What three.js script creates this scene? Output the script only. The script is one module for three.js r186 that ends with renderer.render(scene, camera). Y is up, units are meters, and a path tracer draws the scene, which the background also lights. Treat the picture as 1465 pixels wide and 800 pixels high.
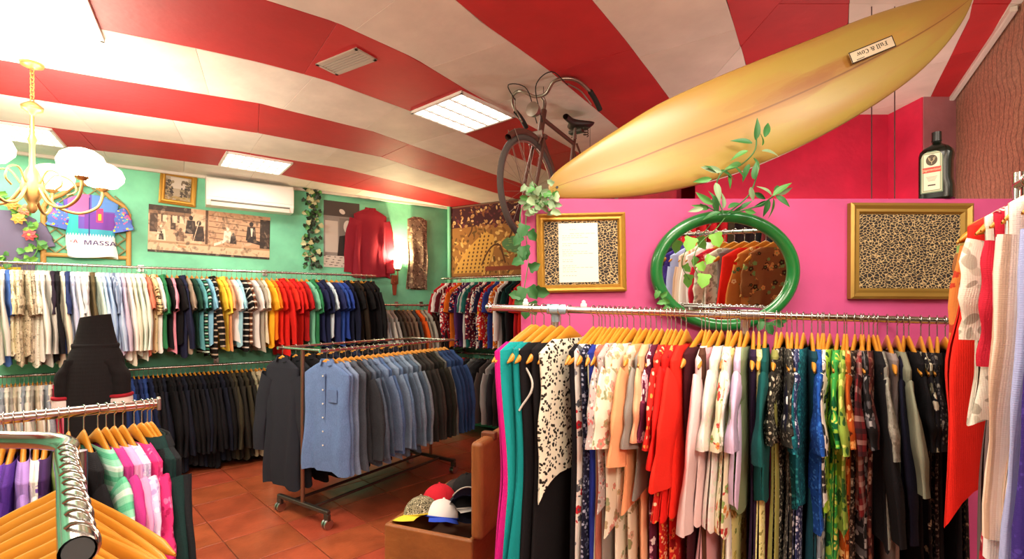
import * as THREE from 'three';
import { mergeGeometries } from 'three/addons/utils/BufferGeometryUtils.js';
import { RoundedBoxGeometry } from 'three/addons/geometries/RoundedBoxGeometry.js';
import { RectAreaLightUniformsLib } from 'three/addons/lights/RectAreaLightUniformsLib.js';

// ------------------------------------------------------------------ camera, exposure
const F = 700, CX = 732.5, HY = 440, EYE = 1.6, CH = 3.0;      // metres; lens in pixels of a 1465 x 800 frame
const scene = new THREE.Scene();
const camera = new THREE.PerspectiveCamera(2 * Math.atan(400 / F) * 180 / Math.PI, 1465 / 800, 0.05, 60);
camera.position.set(0, EYE, 0);
camera.lookAt(0, EYE, -5);
camera.setViewOffset(1465, 800, 0, -(HY - 400), 1465, 800);
const renderer = new THREE.WebGLRenderer({ antialias: true });
renderer.toneMapping = THREE.LinearToneMapping;
renderer.toneMappingExposure = .88;
renderer.shadowMap.enabled = true;
RectAreaLightUniformsLib.init();
scene.background = new THREE.Color(0x0b0b0b);
const TROFFER = 25, GLOBE = 2.2, SCONCE = 6, UPLIGHT = 70;                 // lamp strengths

// ------------------------------------------------------------------ helpers
let SEED = 12345;
const rnd = () => { SEED = (SEED * 1664525 + 1013904223) >>> 0; return SEED / 4294967296; };
const rr = (a, b) => a + (b - a) * rnd();
const lerp = (a, b, t) => a + (b - a) * t;
const clamp = (x, a = 0, b = 1) => Math.min(b, Math.max(a, x));
const sst = (a, b, x) => { const t = clamp((x - a) / (b - a)); return t * t * (3 - 2 * t); };
const D2R = Math.PI / 180;
const V = (x, y, d) => new THREE.Vector3(x, y, -d);            // d = depth in front of the camera's plane
const at = (px, py, d) => V((px - CX) / F * d, EYE + (HY - py) / F * d, d);
const taken = {};
function numbered(n) { const k = taken[n] = (taken[n] ?? -1) + 1; return k ? `${n}_${String(k).padStart(3, '0')}` : n; }
function tag(o, label, category, group) { o.userData.label = label; o.userData.category = category; if (group) o.userData.group = group; return o; }
function thing(name, label, category, pos, ry = 0, group) {
  const g = new THREE.Group(); g.name = numbered(name); g.position.copy(pos); g.rotation.y = ry; scene.add(g);
  return tag(g, label, category, group);
}
function mesh(name, geo, mat, parent) {
  const m = new THREE.Mesh(geo, mat); m.name = name; m.castShadow = m.receiveShadow = true; parent.add(m); return m;
}
function struct(name, geo, mat) {
  const m = new THREE.Mesh(geo, mat); m.name = name; m.castShadow = m.receiveShadow = true; m.userData.kind = 'structure'; scene.add(m); return m;
}
function merge(list) {
  return mergeGeometries(list.map(g => {
    const q = g.index ? g.toNonIndexed() : g;
    for (const k of Object.keys(q.attributes)) if (!['position', 'normal', 'uv'].includes(k)) q.deleteAttribute(k);
    return q;
  }));
}
const box = (w, h, d, x = 0, y = 0, z = 0) => new THREE.BoxGeometry(w, h, d).translate(x, y, z);
const rbox = (w, h, d, r = .01, x = 0, y = 0, z = 0) => new RoundedBoxGeometry(w, h, d, 2, Math.min(r, w / 2.01, h / 2.01, d / 2.01)).translate(x, y, z);
const P3 = a => a.map(p => Array.isArray(p) ? new THREE.Vector3(...p) : p);
function tube(pts, r, seg = 24, rad = 8, closed = false, tension) {
  return new THREE.TubeGeometry(new THREE.CatmullRomCurve3(P3(pts), closed, tension === undefined ? 'centripetal' : 'catmullrom', tension ?? .5), seg, r, rad, closed);
}
function bar(a, b, r, rad = 10, r2 = r) {
  const A = Array.isArray(a) ? new THREE.Vector3(...a) : a, B = Array.isArray(b) ? new THREE.Vector3(...b) : b;
  const d = B.clone().sub(A), g = new THREE.CylinderGeometry(r2, r, d.length(), rad);
  g.applyQuaternion(new THREE.Quaternion().setFromUnitVectors(new THREE.Vector3(0, 1, 0), d.clone().normalize()));
  return g.translate((A.x + B.x) / 2, (A.y + B.y) / 2, (A.z + B.z) / 2);
}
const lathe = (pts, n = 24) => new THREE.LatheGeometry(pts.map(p => new THREE.Vector2(p[0], p[1])), n);
function grid(rows, closeU = false) {                                       // rows of [x,y,z,u,v] -> smooth indexed surface
  const n = rows[0].length, pos = [], uv = [], idx = [];
  for (const r of rows) for (const p of r) { pos.push(p[0], p[1], p[2]); uv.push(p[3] ?? 0, p[4] ?? 0); }
  for (let j = 0; j + 1 < rows.length; j++) for (let i = 0; i + 1 < n; i++) {
    const a = j * n + i, b = a + 1, c = a + n, d = c + 1; idx.push(a, c, b, b, c, d);
  }
  const g = new THREE.BufferGeometry();
  g.setAttribute('position', new THREE.Float32BufferAttribute(pos, 3)); g.setAttribute('uv', new THREE.Float32BufferAttribute(uv, 2));
  g.setIndex(idx); g.computeVertexNormals();
  if (closeU) { const N = g.attributes.normal; for (let j = 0; j < rows.length; j++) { const a = j * n, b = a + n - 1;
    const v = new THREE.Vector3(N.getX(a) + N.getX(b), N.getY(a) + N.getY(b), N.getZ(a) + N.getZ(b)).normalize(); N.setXYZ(a, v.x, v.y, v.z); N.setXYZ(b, v.x, v.y, v.z); } }
  return g;
}
function extrude(pts, depth, bevel = 0) {
  const s = new THREE.Shape(pts.map(p => new THREE.Vector2(p[0], p[1])));
  return new THREE.ExtrudeGeometry(s, { depth, bevelEnabled: bevel > 0, bevelSize: bevel, bevelThickness: bevel, bevelSegments: 2, steps: 1 });
}
// ------------------------------------------------------------------ textures
function canvas(w, h, draw) { const c = document.createElement('canvas'); c.width = w; c.height = h; draw(c.getContext('2d'), w, h); return c; }
function ctex(w, h, draw, wrap = true) {
  const t = new THREE.CanvasTexture(canvas(w, h, draw)); t.colorSpace = THREE.SRGBColorSpace; t.magFilter = THREE.LinearFilter;
  if (wrap) t.wrapS = t.wrapT = THREE.RepeatWrapping; return t;
}
const hsh = (x, y, s) => { let n = (x * 374761393 + y * 668265263 + s * 1442695041) | 0; n = Math.imul(n ^ (n >>> 13), 1274126177); return ((n ^ (n >>> 16)) >>> 0) / 4294967296; };
function vnoise(x, y, per, s) {
  const xi = Math.floor(x), yi = Math.floor(y), fx = x - xi, fy = y - yi, u = fx * fx * (3 - 2 * fx), v = fy * fy * (3 - 2 * fy), m = a => ((a % per) + per) % per;
  return lerp(lerp(hsh(m(xi), m(yi), s), hsh(m(xi + 1), m(yi), s), u), lerp(hsh(m(xi), m(yi + 1), s), hsh(m(xi + 1), m(yi + 1), s), u), v);
}
function fbm(x, y, per, s, oct = 4) { let a = 0, k = .5, t = 0; for (let o = 0; o < oct; o++) { a += k * vnoise(x, y, per, s + o); t += k; k *= .5; x *= 2; y *= 2; per *= 2; } return a / t; }
function dtex(n, fn, srgb = false) {
  const d = new Uint8Array(n * n * 4);
  for (let j = 0; j < n; j++) for (let i = 0; i < n; i++) { const c = fn(i / n, j / n); const o = (j * n + i) * 4; const a = Array.isArray(c) ? c : [c, c, c];
    d[o] = clamp(a[0]) * 255; d[o + 1] = clamp(a[1]) * 255; d[o + 2] = clamp(a[2]) * 255; d[o + 3] = 255; }
  const t = new THREE.DataTexture(d, n, n); t.wrapS = t.wrapT = THREE.RepeatWrapping; t.magFilter = THREE.LinearFilter; t.minFilter = THREE.LinearFilter;
  if (srgb) t.colorSpace = THREE.SRGBColorSpace; t.needsUpdate = true; return t;
}
const T = {
  weave: dtex(256, (u, v) => .45 * fbm(u * 8, v * 8, 8, 3, 4) + .3 * (.5 + .5 * Math.sin(u * 402)) * .5 + .3 * (.5 + .5 * Math.sin(v * 402)) * .5),
  fine: dtex(256, (u, v) => fbm(u * 32, v * 32, 32, 11, 4)),
  faint: dtex(256, (u, v) => { const k = .965 + .05 * (fbm(u * 8, v * 8, 8, 51, 5) - .5) * 2; return [k, k, k]; }, true),
  blotch: dtex(256, (u, v) => { const k = .9 + .14 * (fbm(u * 4, v * 4, 4, 21, 5) - .5) * 2; return [k, k, k]; }, true),
};
const std = (color, o = {}) => new THREE.MeshStandardMaterial({ color, roughness: .6, side: THREE.DoubleSide, ...o });
const rep = (t, x, y) => { const c = t.clone(); c.repeat.set(x, y); c.needsUpdate = true; return c; };
const M = {
  chrome: std(0xc9c9c6, { metalness: 1, roughness: .16 }),
  steel: std(0xb0aeaa, { metalness: 1, roughness: .32 }),
  brass: std(0xb98d45, { metalness: 1, roughness: .3 }),
  darksteel: std(0x57504a, { metalness: .8, roughness: .42 }),
  black: std(0x15141a, { roughness: .55 }),
  rubber: std(0x1c1a19, { roughness: .8 }),
  white: std(0xeae7df, { roughness: .5 }),
  hangerWood: std(0xd9952f, { roughness: .38, map: dtex(128, (u, v) => { const k = .88 + .12 * fbm(u * 3, v * 24, 8, 5, 3); return [k, k * .98, k * .94]; }, true) }),
  gold: std(0xb98a35, { metalness: .55, roughness: .36, bumpMap: T.fine, bumpScale: .001 }),
  bulb: new THREE.MeshStandardMaterial({ color: 0xfff6e6, emissive: 0xfff1da, emissiveIntensity: 3.2, roughness: .4 }),
  panel: new THREE.MeshStandardMaterial({ color: 0xffffff, emissive: 0xfffaf0, emissiveIntensity: 3.2, roughness: .5 }),
};

// ------------------------------------------------------------------ room plan (X, depth)
const C0 = [-.9, 6.85];                                                    // back left corner
const LW = { r: [.825, .565], n: [.565, -.825], ry: Math.atan2(.565, .825), k: -6.16 };
const BW = { r: [.869, -.495], n: [-.495, -.869], ry: Math.atan2(-.495, .869), k: -5.507 };
function onWall(W, px, py, off = 0) { const tx = (px - CX) / F, d = (W.k + off) / (W.n[0] * tx + W.n[1]); return at(px, py, d); }
const RX = 1.225;                                                          // side of the red block
const LEFT_END = -5.4, BEHIND = -2.7, RIGHT = 3.35;
function slab(a, b, y0, y1, th, name, mat, uvs) {                           // wall from a to b (X, depth), room on the right hand side of a->b seen from above is +n
  const L = Math.hypot(b[0] - a[0], b[1] - a[1]);
  const g = new THREE.BoxGeometry(L, y1 - y0, th);
  const uv = g.attributes.uv, p = g.attributes.position; for (let i = 0; i < uv.count; i++) uv.setXY(i, p.getX(i) + p.getZ(i), p.getY(i));
  const m = struct(name, g, mat); m.position.set((a[0] + b[0]) / 2, (y0 + y1) / 2, -(a[1] + b[1]) / 2);
  m.rotation.y = Math.atan2(b[1] - a[1], b[0] - a[0]); m.translateZ(-th / 2); return m;
}
const paint = (c, s = 1) => std(c, { roughness: .62, map: T.blotch, bumpMap: T.fine, bumpScale: .0015 });
const mint = paint(0x88eabf), pink = paint(0xe05696), crimson = paint(0xef2a58), mauve = paint(0xc98a94), cream = paint(0xd8cdb8);
const Lend = [LEFT_END, C0[1] + (LEFT_END - C0[0]) * .565 / .825];
slab(Lend, C0, 0, CH, .1, 'wall_left', mint);
slab(C0, [RX, C0[1] - (RX - C0[0]) * .495 / .869], 0, CH, .1, 'wall_back', mint);
const backEnd = [RX, C0[1] - (RX - C0[0]) * .495 / .869];
slab(backEnd, [RX, 3.54], 0, CH, .1, 'wall_return', crimson);
slab([RX, 3.54], [2.74, 3.54], 0, CH, .1, 'wall_red', crimson);
slab([2.72, 3.54], [2.72, 3.245], 0, CH, .04, 'wall_pillar_side', crimson);
slab([2.726, 3.24], [2.94, 3.24], 0, CH, .1, 'wall_pillar', mauve);
const wallpaper = std(0xffffff, { roughness: .5, bumpMap: T.fine, bumpScale: .002, map: dtex(512, (u, v) => {
  const w = u * 12 + .4 * Math.sin(v * 12.566 + 2.5 * fbm(u * 4, v * 4, 4, 7, 2)) + .12 * Math.sin(v * 37.7 + u * 12.566);
  const line = Math.pow(1 - Math.abs(((w % 1) + 1) % 1 - .5) * 2, 9) * (.55 + .45 * vnoise(u * 24, v * 6, 6, 5)), sp = vnoise(u * 128, v * 128, 128, 4), k = .84 + .34 * sp;
  return [clamp(.64 * k - line * .4), clamp(.47 * k - line * .32), clamp(.38 * k - line * .26)];
}, true) });
{
  const g0 = slab([2.94, 3.24], [2.28, 2.15], 0, CH, .1, 'wall_right', wallpaper);
  const uv = g0.geometry.attributes.uv; for (let i = 0; i < uv.count; i++) uv.setXY(i, uv.getX(i) * 1.15, uv.getY(i) * 1.15);
}
slab([2.4, 2.16], [RIGHT, 2.05], 0, CH, .1, 'wall_right_step', cream);
slab([RIGHT, 2.15], [RIGHT, BEHIND], 0, CH, .1, 'wall_right_side', cream);
slab([RIGHT, BEHIND], [LEFT_END, BEHIND], 0, CH, .1, 'wall_behind', cream);
slab([LEFT_END, BEHIND], Lend, 0, CH, .1, 'wall_end', mint);

// pink partition the dresses hang in front of
const PD = 2.2, PTOP = EYE + (HY - 284) / F * PD, PX0 = (746 - CX) / F * PD, PX1 = 2.3;
{
  const m = struct('wall_partition', rbox(PX1 - PX0, PTOP, .1, .006), pink); m.position.set((PX0 + PX1) / 2, PTOP / 2, -(PD + .05));
}
// corner trim
{ const c = V(C0[0] + .03, CH / 2, C0[1] - .06); const m = struct('trim_1', new THREE.CylinderGeometry(.028, .028, CH, 10), mint); m.position.copy(c); }

// ------------------------------------------------------------------ floor of terracotta tiles
{
  const floor = new THREE.Group(); floor.name = 'floor'; floor.userData.kind = 'structure'; scene.add(floor);
  mesh('screed', box(RIGHT - LEFT_END + .2, .08, 10, (RIGHT + LEFT_END) / 2, -.052, -2.1), std(0x7a4a38, { roughness: .85 }), floor);
  const S = .42, g = rbox(S - .006, .03, S - .006, .004), mats = [];
  for (let i = 0; i < 5; i++) mats.push(new THREE.MeshPhysicalMaterial({ color: new THREE.Color().setHSL(.022 + .006 * Math.sin(i * 2.1), .84, .255 + .018 * Math.sin(i * 3.7 + 1)), roughness: .28, clearcoat: .45, clearcoatRoughness: .14, map: T.blotch, bumpMap: T.fine, bumpScale: .0008 }));
  const list = [], rest = [];
  const inRoom = (X, d) => X > LEFT_END + .1 && X < RIGHT - .1 && d > BEHIND + .1 && (LW.n[0] * X + LW.n[1] * d) > LW.k + .05 && (X > RX ? d < 3.4 : (BW.n[0] * X + BW.n[1] * d) > BW.k + .05);
  for (let i = -24; i < 24; i++) for (let j = -24; j < 24; j++) {
    const X = (i * S - j * S) * .7071 - 1.97, d = (i * S + j * S) * .7071 + 3.64; if (!inRoom(X, d)) continue;
    const px = CX + X / Math.max(d, .2) * F; list.push([X, d, (d > 1.8 && px > 100 && px < 800) ? d : 50 + Math.hypot(X + 1.5, d - 3.5)]);
  }
  list.sort((a, b) => a[2] - b[2]);
  list.forEach(([X, d], k) => {
    if (k < 290) { const m = mesh(k ? `tile_${String(k).padStart(3, '0')}` : 'tile', g, mats[(k * 7 + (k >> 2)) % 5], floor); m.position.set(X, -.015 + .0006 * Math.sin(k * 5), -d); m.rotation.y = Math.PI / 4 + (k % 4) * Math.PI / 2; }
    else rest.push(g.clone().rotateY(Math.PI / 4).translate(X, -.015, -d));
  });
  if (rest.length) { const m = mesh('tile_field', merge(rest), mats[0], floor); m.userData.kind = 'stuff'; }
}

// ------------------------------------------------------------------ ceiling of striped panels
const ceilPt = (px, py) => { const d = F * (CH - EYE) / (HY - py); return [(px - CX) / F * d, d]; };
const curve = (pxs, near, far) => { const a = pxs.map(p => ceilPt(...p)); if (near) a.unshift(...near); if (far) a.push(...far); return a; };
function ext(a, b, s) { const L = Math.hypot(b[0] - a[0], b[1] - a[1]); return [b[0] + (b[0] - a[0]) / L * s, b[1] + (b[1] - a[1]) / L * s]; }
function fullCurve(pxs, leftDir, s0 = 5, s1 = 3.5) {
  const a = pxs.map(p => ceilPt(...p)); const q = leftDir ? [a[0][0] - leftDir[0] * s0, a[0][1] - leftDir[1] * s0] : ext(a[1], a[0], s0);
  return [q, ...a, ext(a[a.length - 2], a[a.length - 1], s1)];
}
const dirL = [.86, .51], dirM = [.55, .835];
const wallCurve = [[LEFT_END - 1, C0[1] + (LEFT_END - 1 - C0[0]) * .685], C0.slice(), [C0[0] + 2.5, C0[1] + 1.712]];
const curves = [
  wallCurve,
  fullCurve([[83, 208], [200, 222], [314, 237], [384, 245], [420, 254], [540, 275], [640, 295]], dirL),
  fullCurve([[89, 184], [200, 198], [343, 216], [419, 229], [487, 240], [590, 265], [690, 291]], dirL),
  fullCurve([[0, 134], [49, 142], [163, 159], [370, 190], [545, 224], [592, 240], [650, 258], [720, 279]], dirL),
  fullCurve([[0, 85], [156, 112], [370, 147], [532, 187], [680, 240], [745, 262]], dirL),
  fullCurve([[0, 18], [141, 40], [280, 68], [370, 88], [467, 114], [589, 159], [656, 187], [724, 218]], dirL),
  fullCurve([[383, 0], [482, 31.5], [594, 83], [667, 128], [736, 167], [824, 216]], [.84, .54], 6),
  fullCurve([[653, 0], [690, 32], [740, 67], [782, 97], [876, 176]], dirM, 7),
  fullCurve([[848, 0], [899, 62], [951, 131]], dirM, 7),
  fullCurve([[1039.5, 0], [1064, 81]], dirM, 7),
  fullCurve([[1215, 0], [1214, 24], [1211, 80]], dirM, 7),
  fullCurve([[1392, 0], [1388, 24], [1332, 137]], dirM, 7),
  fullCurve([[1447, 0], [1366, 137]], dirM, 7),
  fullCurve([[1490, 0], [1400, 137]], dirM, 7),
];
const clen = c => { let s = 0; const o = [0]; for (let i = 1; i < c.length; i++) o.push(s += Math.hypot(c[i][0] - c[i - 1][0], c[i][1] - c[i - 1][1])); return o; };
function cpt(c, L, s) { let i = 1; while (i < L.length - 1 && L[i] < s) i++; const t = (s - L[i - 1]) / (L[i] - L[i - 1]); return [lerp(c[i - 1][0], c[i][0], t), lerp(c[i - 1][1], c[i][1], t)]; }
function nearest(c, L, p) { let b = 1e9, bs = 0; for (let i = 1; i < c.length; i++) { const ax = c[i - 1][0], ay = c[i - 1][1], dx = c[i][0] - ax, dy = c[i][1] - ay, l = dx * dx + dy * dy, t = clamp(((p[0] - ax) * dx + (p[1] - ay) * dy) / l), q = Math.hypot(ax + dx * t - p[0], ay + dy * t - p[1]); if (q < b) { b = q; bs = L[i - 1] + t * (L[i] - L[i - 1]); } } return bs; }
function clip(poly, planes) {                                              // keep points with a*x + b*d <= c
  for (const [a, b, c] of planes) {
    const out = []; for (let i = 0; i < poly.length; i++) { const p = poly[i], q = poly[(i + 1) % poly.length], fp = a * p[0] + b * p[1] - c, fq = a * q[0] + b * q[1] - c;
      if (fp <= 0) out.push(p); if ((fp < 0 && fq > 0) || (fp > 0 && fq < 0)) { const t = fp / (fp - fq); out.push([lerp(p[0], q[0], t), lerp(p[1], q[1], t)]); } }
    poly = out; if (poly.length < 3) return null;
  } return poly;
}
const area = p => { let a = 0; for (let i = 0; i < p.length; i++) { const q = p[(i + 1) % p.length]; a += p[i][0] * q[1] - q[0] * p[i][1]; } return a / 2; };
function shrink(poly, e) { let cx = 0, cy = 0; for (const p of poly) { cx += p[0]; cy += p[1]; } cx /= poly.length; cy /= poly.length; return poly.map(p => { const l = Math.hypot(p[0] - cx, p[1] - cy) || 1; return [p[0] - (p[0] - cx) / l * e, p[1] - (p[1] - cy) / l * e]; }); }
const REG = [
  [[-LW.n[0], -LW.n[1], -LW.k - .01], [-BW.n[0], -BW.n[1], -BW.k - .01], [1, 0, RX], [-1, 0, -LEFT_END], [0, -1, -BEHIND]],
  [[-1, 0, -RX], [0, 1, 3.54], [.99 / 1.157, -.6 / 1.157, (2.94 * .99 - 3.24 * .6) / 1.157], [0, -1, -2.25]],
  [[-1, 0, -RX], [0, 1, 2.25], [1, 0, RIGHT], [0, -1, -BEHIND]],
];
{
  const ceiling = new THREE.Group(); ceiling.name = 'ceiling'; ceiling.userData.kind = 'structure'; scene.add(ceiling);
  mesh('soffit', box(RIGHT - LEFT_END + .3, .08, 10.2, (RIGHT + LEFT_END) / 2, CH + .062, -2.1), std(0xb9ada0, { roughness: .8 }), ceiling);
  const redM = [0xc2252c, 0xbb2229, 0xc8292f].map(c => std(c, { roughness: .58, bumpMap: T.fine, bumpScale: .001, map: T.faint }));
  const whiteM = [0xe8dfd4, 0xe2d8cc, 0xece4da].map(c => std(c, { roughness: .6, bumpMap: T.fine, bumpScale: .001, map: T.faint }));
  const lens = curves.map(clen); let n = 0;
  // crossing joints start from these pixels so that seams fall where they do in the room
  const seamStart = { 0: [163, 232], 2: [100, 153], 4: [280, 68], 6: [482, 31], 8: [1000, 56], 10: [1213, 60] };
  for (let b = 0; b + 1 < curves.length; b++) {
    const A = curves[b + 1], LA = lens[b + 1], B = curves[b], LB = lens[b], red = b % 2 === 1;
    const step = red ? 1.2 : .6; const s0 = seamStart[b] ? nearest(A, LA, ceilPt(...seamStart[b])) : .3;
    let s = s0 % step - step; let prevB = 0;
    while (s < LA[LA.length - 1]) {
      const a0 = Math.max(0, s), a1 = Math.min(LA[LA.length - 1], s + step); s += step; if (a1 - a0 < .02) continue;
      const bs = nearest(B, LB, cpt(A, LA, a0)), be = nearest(B, LB, cpt(A, LA, a1)); const N = 6;
      const top = [], bot = []; for (let k = 0; k <= N; k++) { top.push(cpt(A, LA, lerp(a0, a1, k / N))); bot.push(cpt(B, LB, lerp(bs, be, k / N))); }
      for (const R of REG) {
        // clip each thin cell, then join the cells of one panel into one mesh
        const poly = clip([...top, ...bot.reverse()], R); bot.reverse(); if (!poly || Math.abs(area(poly)) < .004) continue;
        let q = shrink(poly, .0035); if (area(q) < 0) q.reverse();
        let g; try { g = extrude(q, .022, .002); } catch (e) { continue; }
        g.rotateX(-Math.PI / 2); const uv = g.attributes.uv, p = g.attributes.position; for (let i = 0; i < uv.count; i++) uv.setXY(i, p.getX(i), p.getZ(i));
        g.translate(0, CH - .002, 0);
        mesh(n ? `panel_${String(n).padStart(3, '0')}` : 'panel', g, (red ? redM : whiteM)[n % 3], ceiling); n++;
      }
    }
  }
  // cornice strip along the green wall and the wallpaper
  for (const [a, b, W] of [[Lend, C0, .05]]) { const L = Math.hypot(b[0] - a[0], b[1] - a[1]); const m = mesh('cornice', rbox(L, .03, .05, .006), whiteM[0], ceiling); m.position.set((a[0] + b[0]) / 2 + LW.n[0] * .03, CH - .016, -((a[1] + b[1]) / 2 + LW.n[1] * .03)); m.rotation.y = LW.ry; }
  { const a = [2.94, 3.24], b = [2.34, 2.25], m = mesh('cornice', rbox(1.15, .028, .03, .006), whiteM[2], ceiling); m.position.set((a[0] + b[0]) / 2 - .02, CH - .016, -((a[1] + b[1]) / 2 + .01)); m.rotation.y = Math.atan2(b[1] - a[1], b[0] - a[0]); }
}
// fluorescent troffers
function troffer(cx, cd, ry, w, l, label, k = 1, group) {
  const t = thing('ceiling_light', label, 'ceiling light', V(cx, CH, cd), ry, group);
  mesh('frame', merge([box(w, .02, .018, 0, -.012, l / 2 - .009), box(w, .02, .018, 0, -.012, -l / 2 + .009), box(.018, .02, l, w / 2 - .009, -.012, 0), box(.018, .02, l, -w / 2 + .009, -.012, 0)]), M.white, t);
  mesh('diffuser', box(w - .036, .006, l - .036, 0, -.006, 0), M.panel, t);
  for (let i = 1; i < 4; i++) mesh('louvre_rail', box(.012, .014, l - .036, -w / 2 + w * i / 4, -.016, 0), M.white, t);
  const n = Math.round(l / .075); for (let i = 1; i < n; i++) mesh('louvre_slat', box(w - .036, .012, .005, 0, -.016, -l / 2 + l * i / n), M.white, t);
  const L = new THREE.RectAreaLight(0xfff4e2, TROFFER * k, w - .06, l - .06); L.position.y = -.03; L.rotation.x = -Math.PI / 2; t.add(L);
}
{
  const mid = q => { let x = 0, d = 0; for (const p of q) { const c = ceilPt(...p); x += c[0] / 4; d += c[1] / 4; } return [x, d]; };
  let c = mid([[595, 158], [667, 128], [733, 166], [656, 187]]); troffer(c[0], c[1], Math.PI / 2 + .87, .52, .54, 'bright square ceiling light between the bicycle and the ceiling vent', .9);
  c = mid([[343, 217], [419, 230], [384, 245], [315, 238]]); troffer(c[0], c[1], Math.PI / 2 + .66, .52, .56, 'square louvred ceiling light above the wall air conditioner', .8);
  c = ceilPt(86, 196); troffer(c[0] - .86 * .58, c[1] - .51 * .58, Math.PI / 2 + .56, .5, 1.15, 'long louvred ceiling light behind the chandelier chain', .8);
  c = ceilPt(147, 22); troffer(c[0] - .84 * .62, c[1] - .54 * .62 - .02, Math.PI / 2 + .55, .58, 1.2, 'large glaring ceiling light in front of the chandelier chain', 1.2);
  // further lights of the same room, over and behind the photographer
  for (const [x, d, r] of [[.5, 1.2, .95], [-1.6, .2, .95], [2.2, .3, .95], [.6, -1.5, .95]]) troffer(x, d, r, .56, 1.16, 'long louvred ceiling light over the photographer', 1, 'ceiling lights over the front of the shop');
}
// ceiling vent
{
  const c = ceilPt(495, 87), t = thing('ceiling_vent', 'small rectangular air vent set in the red ceiling stripe', 'vent', V(c[0], CH, c[1]), -.55);
  mesh('frame', merge([box(.34, .012, .018, 0, -.006, .066), box(.34, .012, .018, 0, -.006, -.066), box(.018, .012, .15, .161, -.006, 0), box(.018, .012, .15, -.161, -.006, 0)]), std(0xb8afa2), t);
  mesh('backing', box(.32, .004, .13, 0, -.003, 0), std(0x8b8478), t);
  for (let i = 0; i < 6; i++) mesh('slat', box(.31, .003, .014, 0, -.009, -.05 + i * .02).rotateX(0), std(0xbab2a6), t);
}

// ------------------------------------------------------------------ fabrics
function patTex(kind, bg, cols, seed = 1) {
  let s = seed * 7919 + 17; const R = () => { s = (s * 1664525 + 1013904223) >>> 0; return s / 4294967296; };
  return ctex(256, 256, (c, W) => {
    c.fillStyle = bg; c.fillRect(0, 0, W, W);
    const wrap = (x, y, r, f) => { for (const ox of [-W, 0, W]) for (const oy of [-W, 0, W]) if (x + ox > -r && x + ox < W + r && y + oy > -r && y + oy < W + r) { c.save(); c.translate(x + ox, y + oy); f(); c.restore(); } };
    const blob = (x, y, r, col, sq = 1, a = 0) => wrap(x, y, r * 1.6, () => { c.rotate(a); c.scale(1, sq); c.fillStyle = col; c.beginPath(); c.arc(0, 0, r, 0, 7); c.fill(); });
    const pick = () => cols[Math.floor(R() * cols.length)];
    if (kind === 'dots') { const n = 10, g = W / n; for (let i = 0; i < n; i++) for (let j = 0; j < n; j++) blob((i + (j % 2) * .5) * g, j * g + g / 2, g * .2, pick()); }
    else if (kind === 'bigdots') { const n = 6, g = W / n; for (let i = 0; i < n; i++) for (let j = 0; j < n; j++) blob((i + (j % 2) * .5) * g, j * g + g / 2, g * .2, pick()); }
    else if (kind === 'speckle') for (let i = 0; i < 600; i++) blob(R() * W, R() * W, 1.5 + R() * 4, pick(), .5 + R() * .5, R() * 6);
    else if (kind === 'print') for (let i = 0; i < 130; i++) blob(R() * W, R() * W, 4 + R() * 12, pick(), .3 + R() * .5, R() * 6);
    else if (kind === 'floral') for (let i = 0; i < 40; i++) { const x = R() * W, y = R() * W, r = 5 + R() * 7, p = pick(), a0 = R() * 6; for (let k = 0; k < 5; k++) blob(x + Math.cos(a0 + k * 1.257) * r * .8, y + Math.sin(a0 + k * 1.257) * r * .8, r * .55, p); blob(x, y, r * .35, cols[cols.length - 1]); blob(x + r * 1.6, y + r, r * .6, cols[i % cols.length], .4, a0); }
    else if (kind === 'leopard') for (let i = 0; i < 420; i++) { const x = R() * W, y = R() * W; blob(x, y, 2.6 + R() * 3.2, pick(), .45 + R() * .5, R() * 6); }
    else if (kind === 'stripeV') { const n = cols.length * 4, g = W / n; for (let i = 0; i < n; i++) { c.fillStyle = cols[i % cols.length]; c.fillRect(i * g, 0, g * .55, W); } }
    else if (kind === 'stripeH') { const n = cols.length * 5, g = W / n; for (let i = 0; i < n; i++) { c.fillStyle = cols[i % cols.length]; c.fillRect(0, i * g, W, g * .5); } }
    else if (kind === 'tiger') for (let i = 0; i < 12; i++) { const y = i * W / 12 + R() * 8, x = R() * 60; wrap(x, y, W, () => { c.fillStyle = pick(); c.beginPath(); c.moveTo(0, 0); c.quadraticCurveTo(60, 10 + R() * 14, 120, 26); c.quadraticCurveTo(60, 26, 0, 11); c.fill(); }); blob(R() * W, R() * W, 9, pick(), .3, .4); }
    else if (kind === 'plaid') { for (let i = 0; i < 8; i++) { c.globalAlpha = .5; c.fillStyle = cols[i % cols.length]; c.fillRect(i * 32, 0, 14, W); c.fillRect(0, i * 32, W, 14); } c.globalAlpha = 1; }
    else if (kind === 'denim') { for (let i = 0; i < 9000; i++) { c.fillStyle = R() < .5 ? cols[0] : cols[1]; c.globalAlpha = .22; c.fillRect(R() * W, R() * W, 1.3, 4 + R() * 6); } for (let i = 0; i < 14; i++) { c.globalAlpha = .1; blob(R() * W, R() * W, 20 + R() * 26, cols[0], .4 + R(), R() * 6); } c.globalAlpha = 1; }
    else if (kind === 'lace') for (let i = 0; i < 200; i++) blob(R() * W, R() * W, 2 + R() * 4, pick());
  });
}
const fabCache = {};
const PAT = {};
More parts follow.
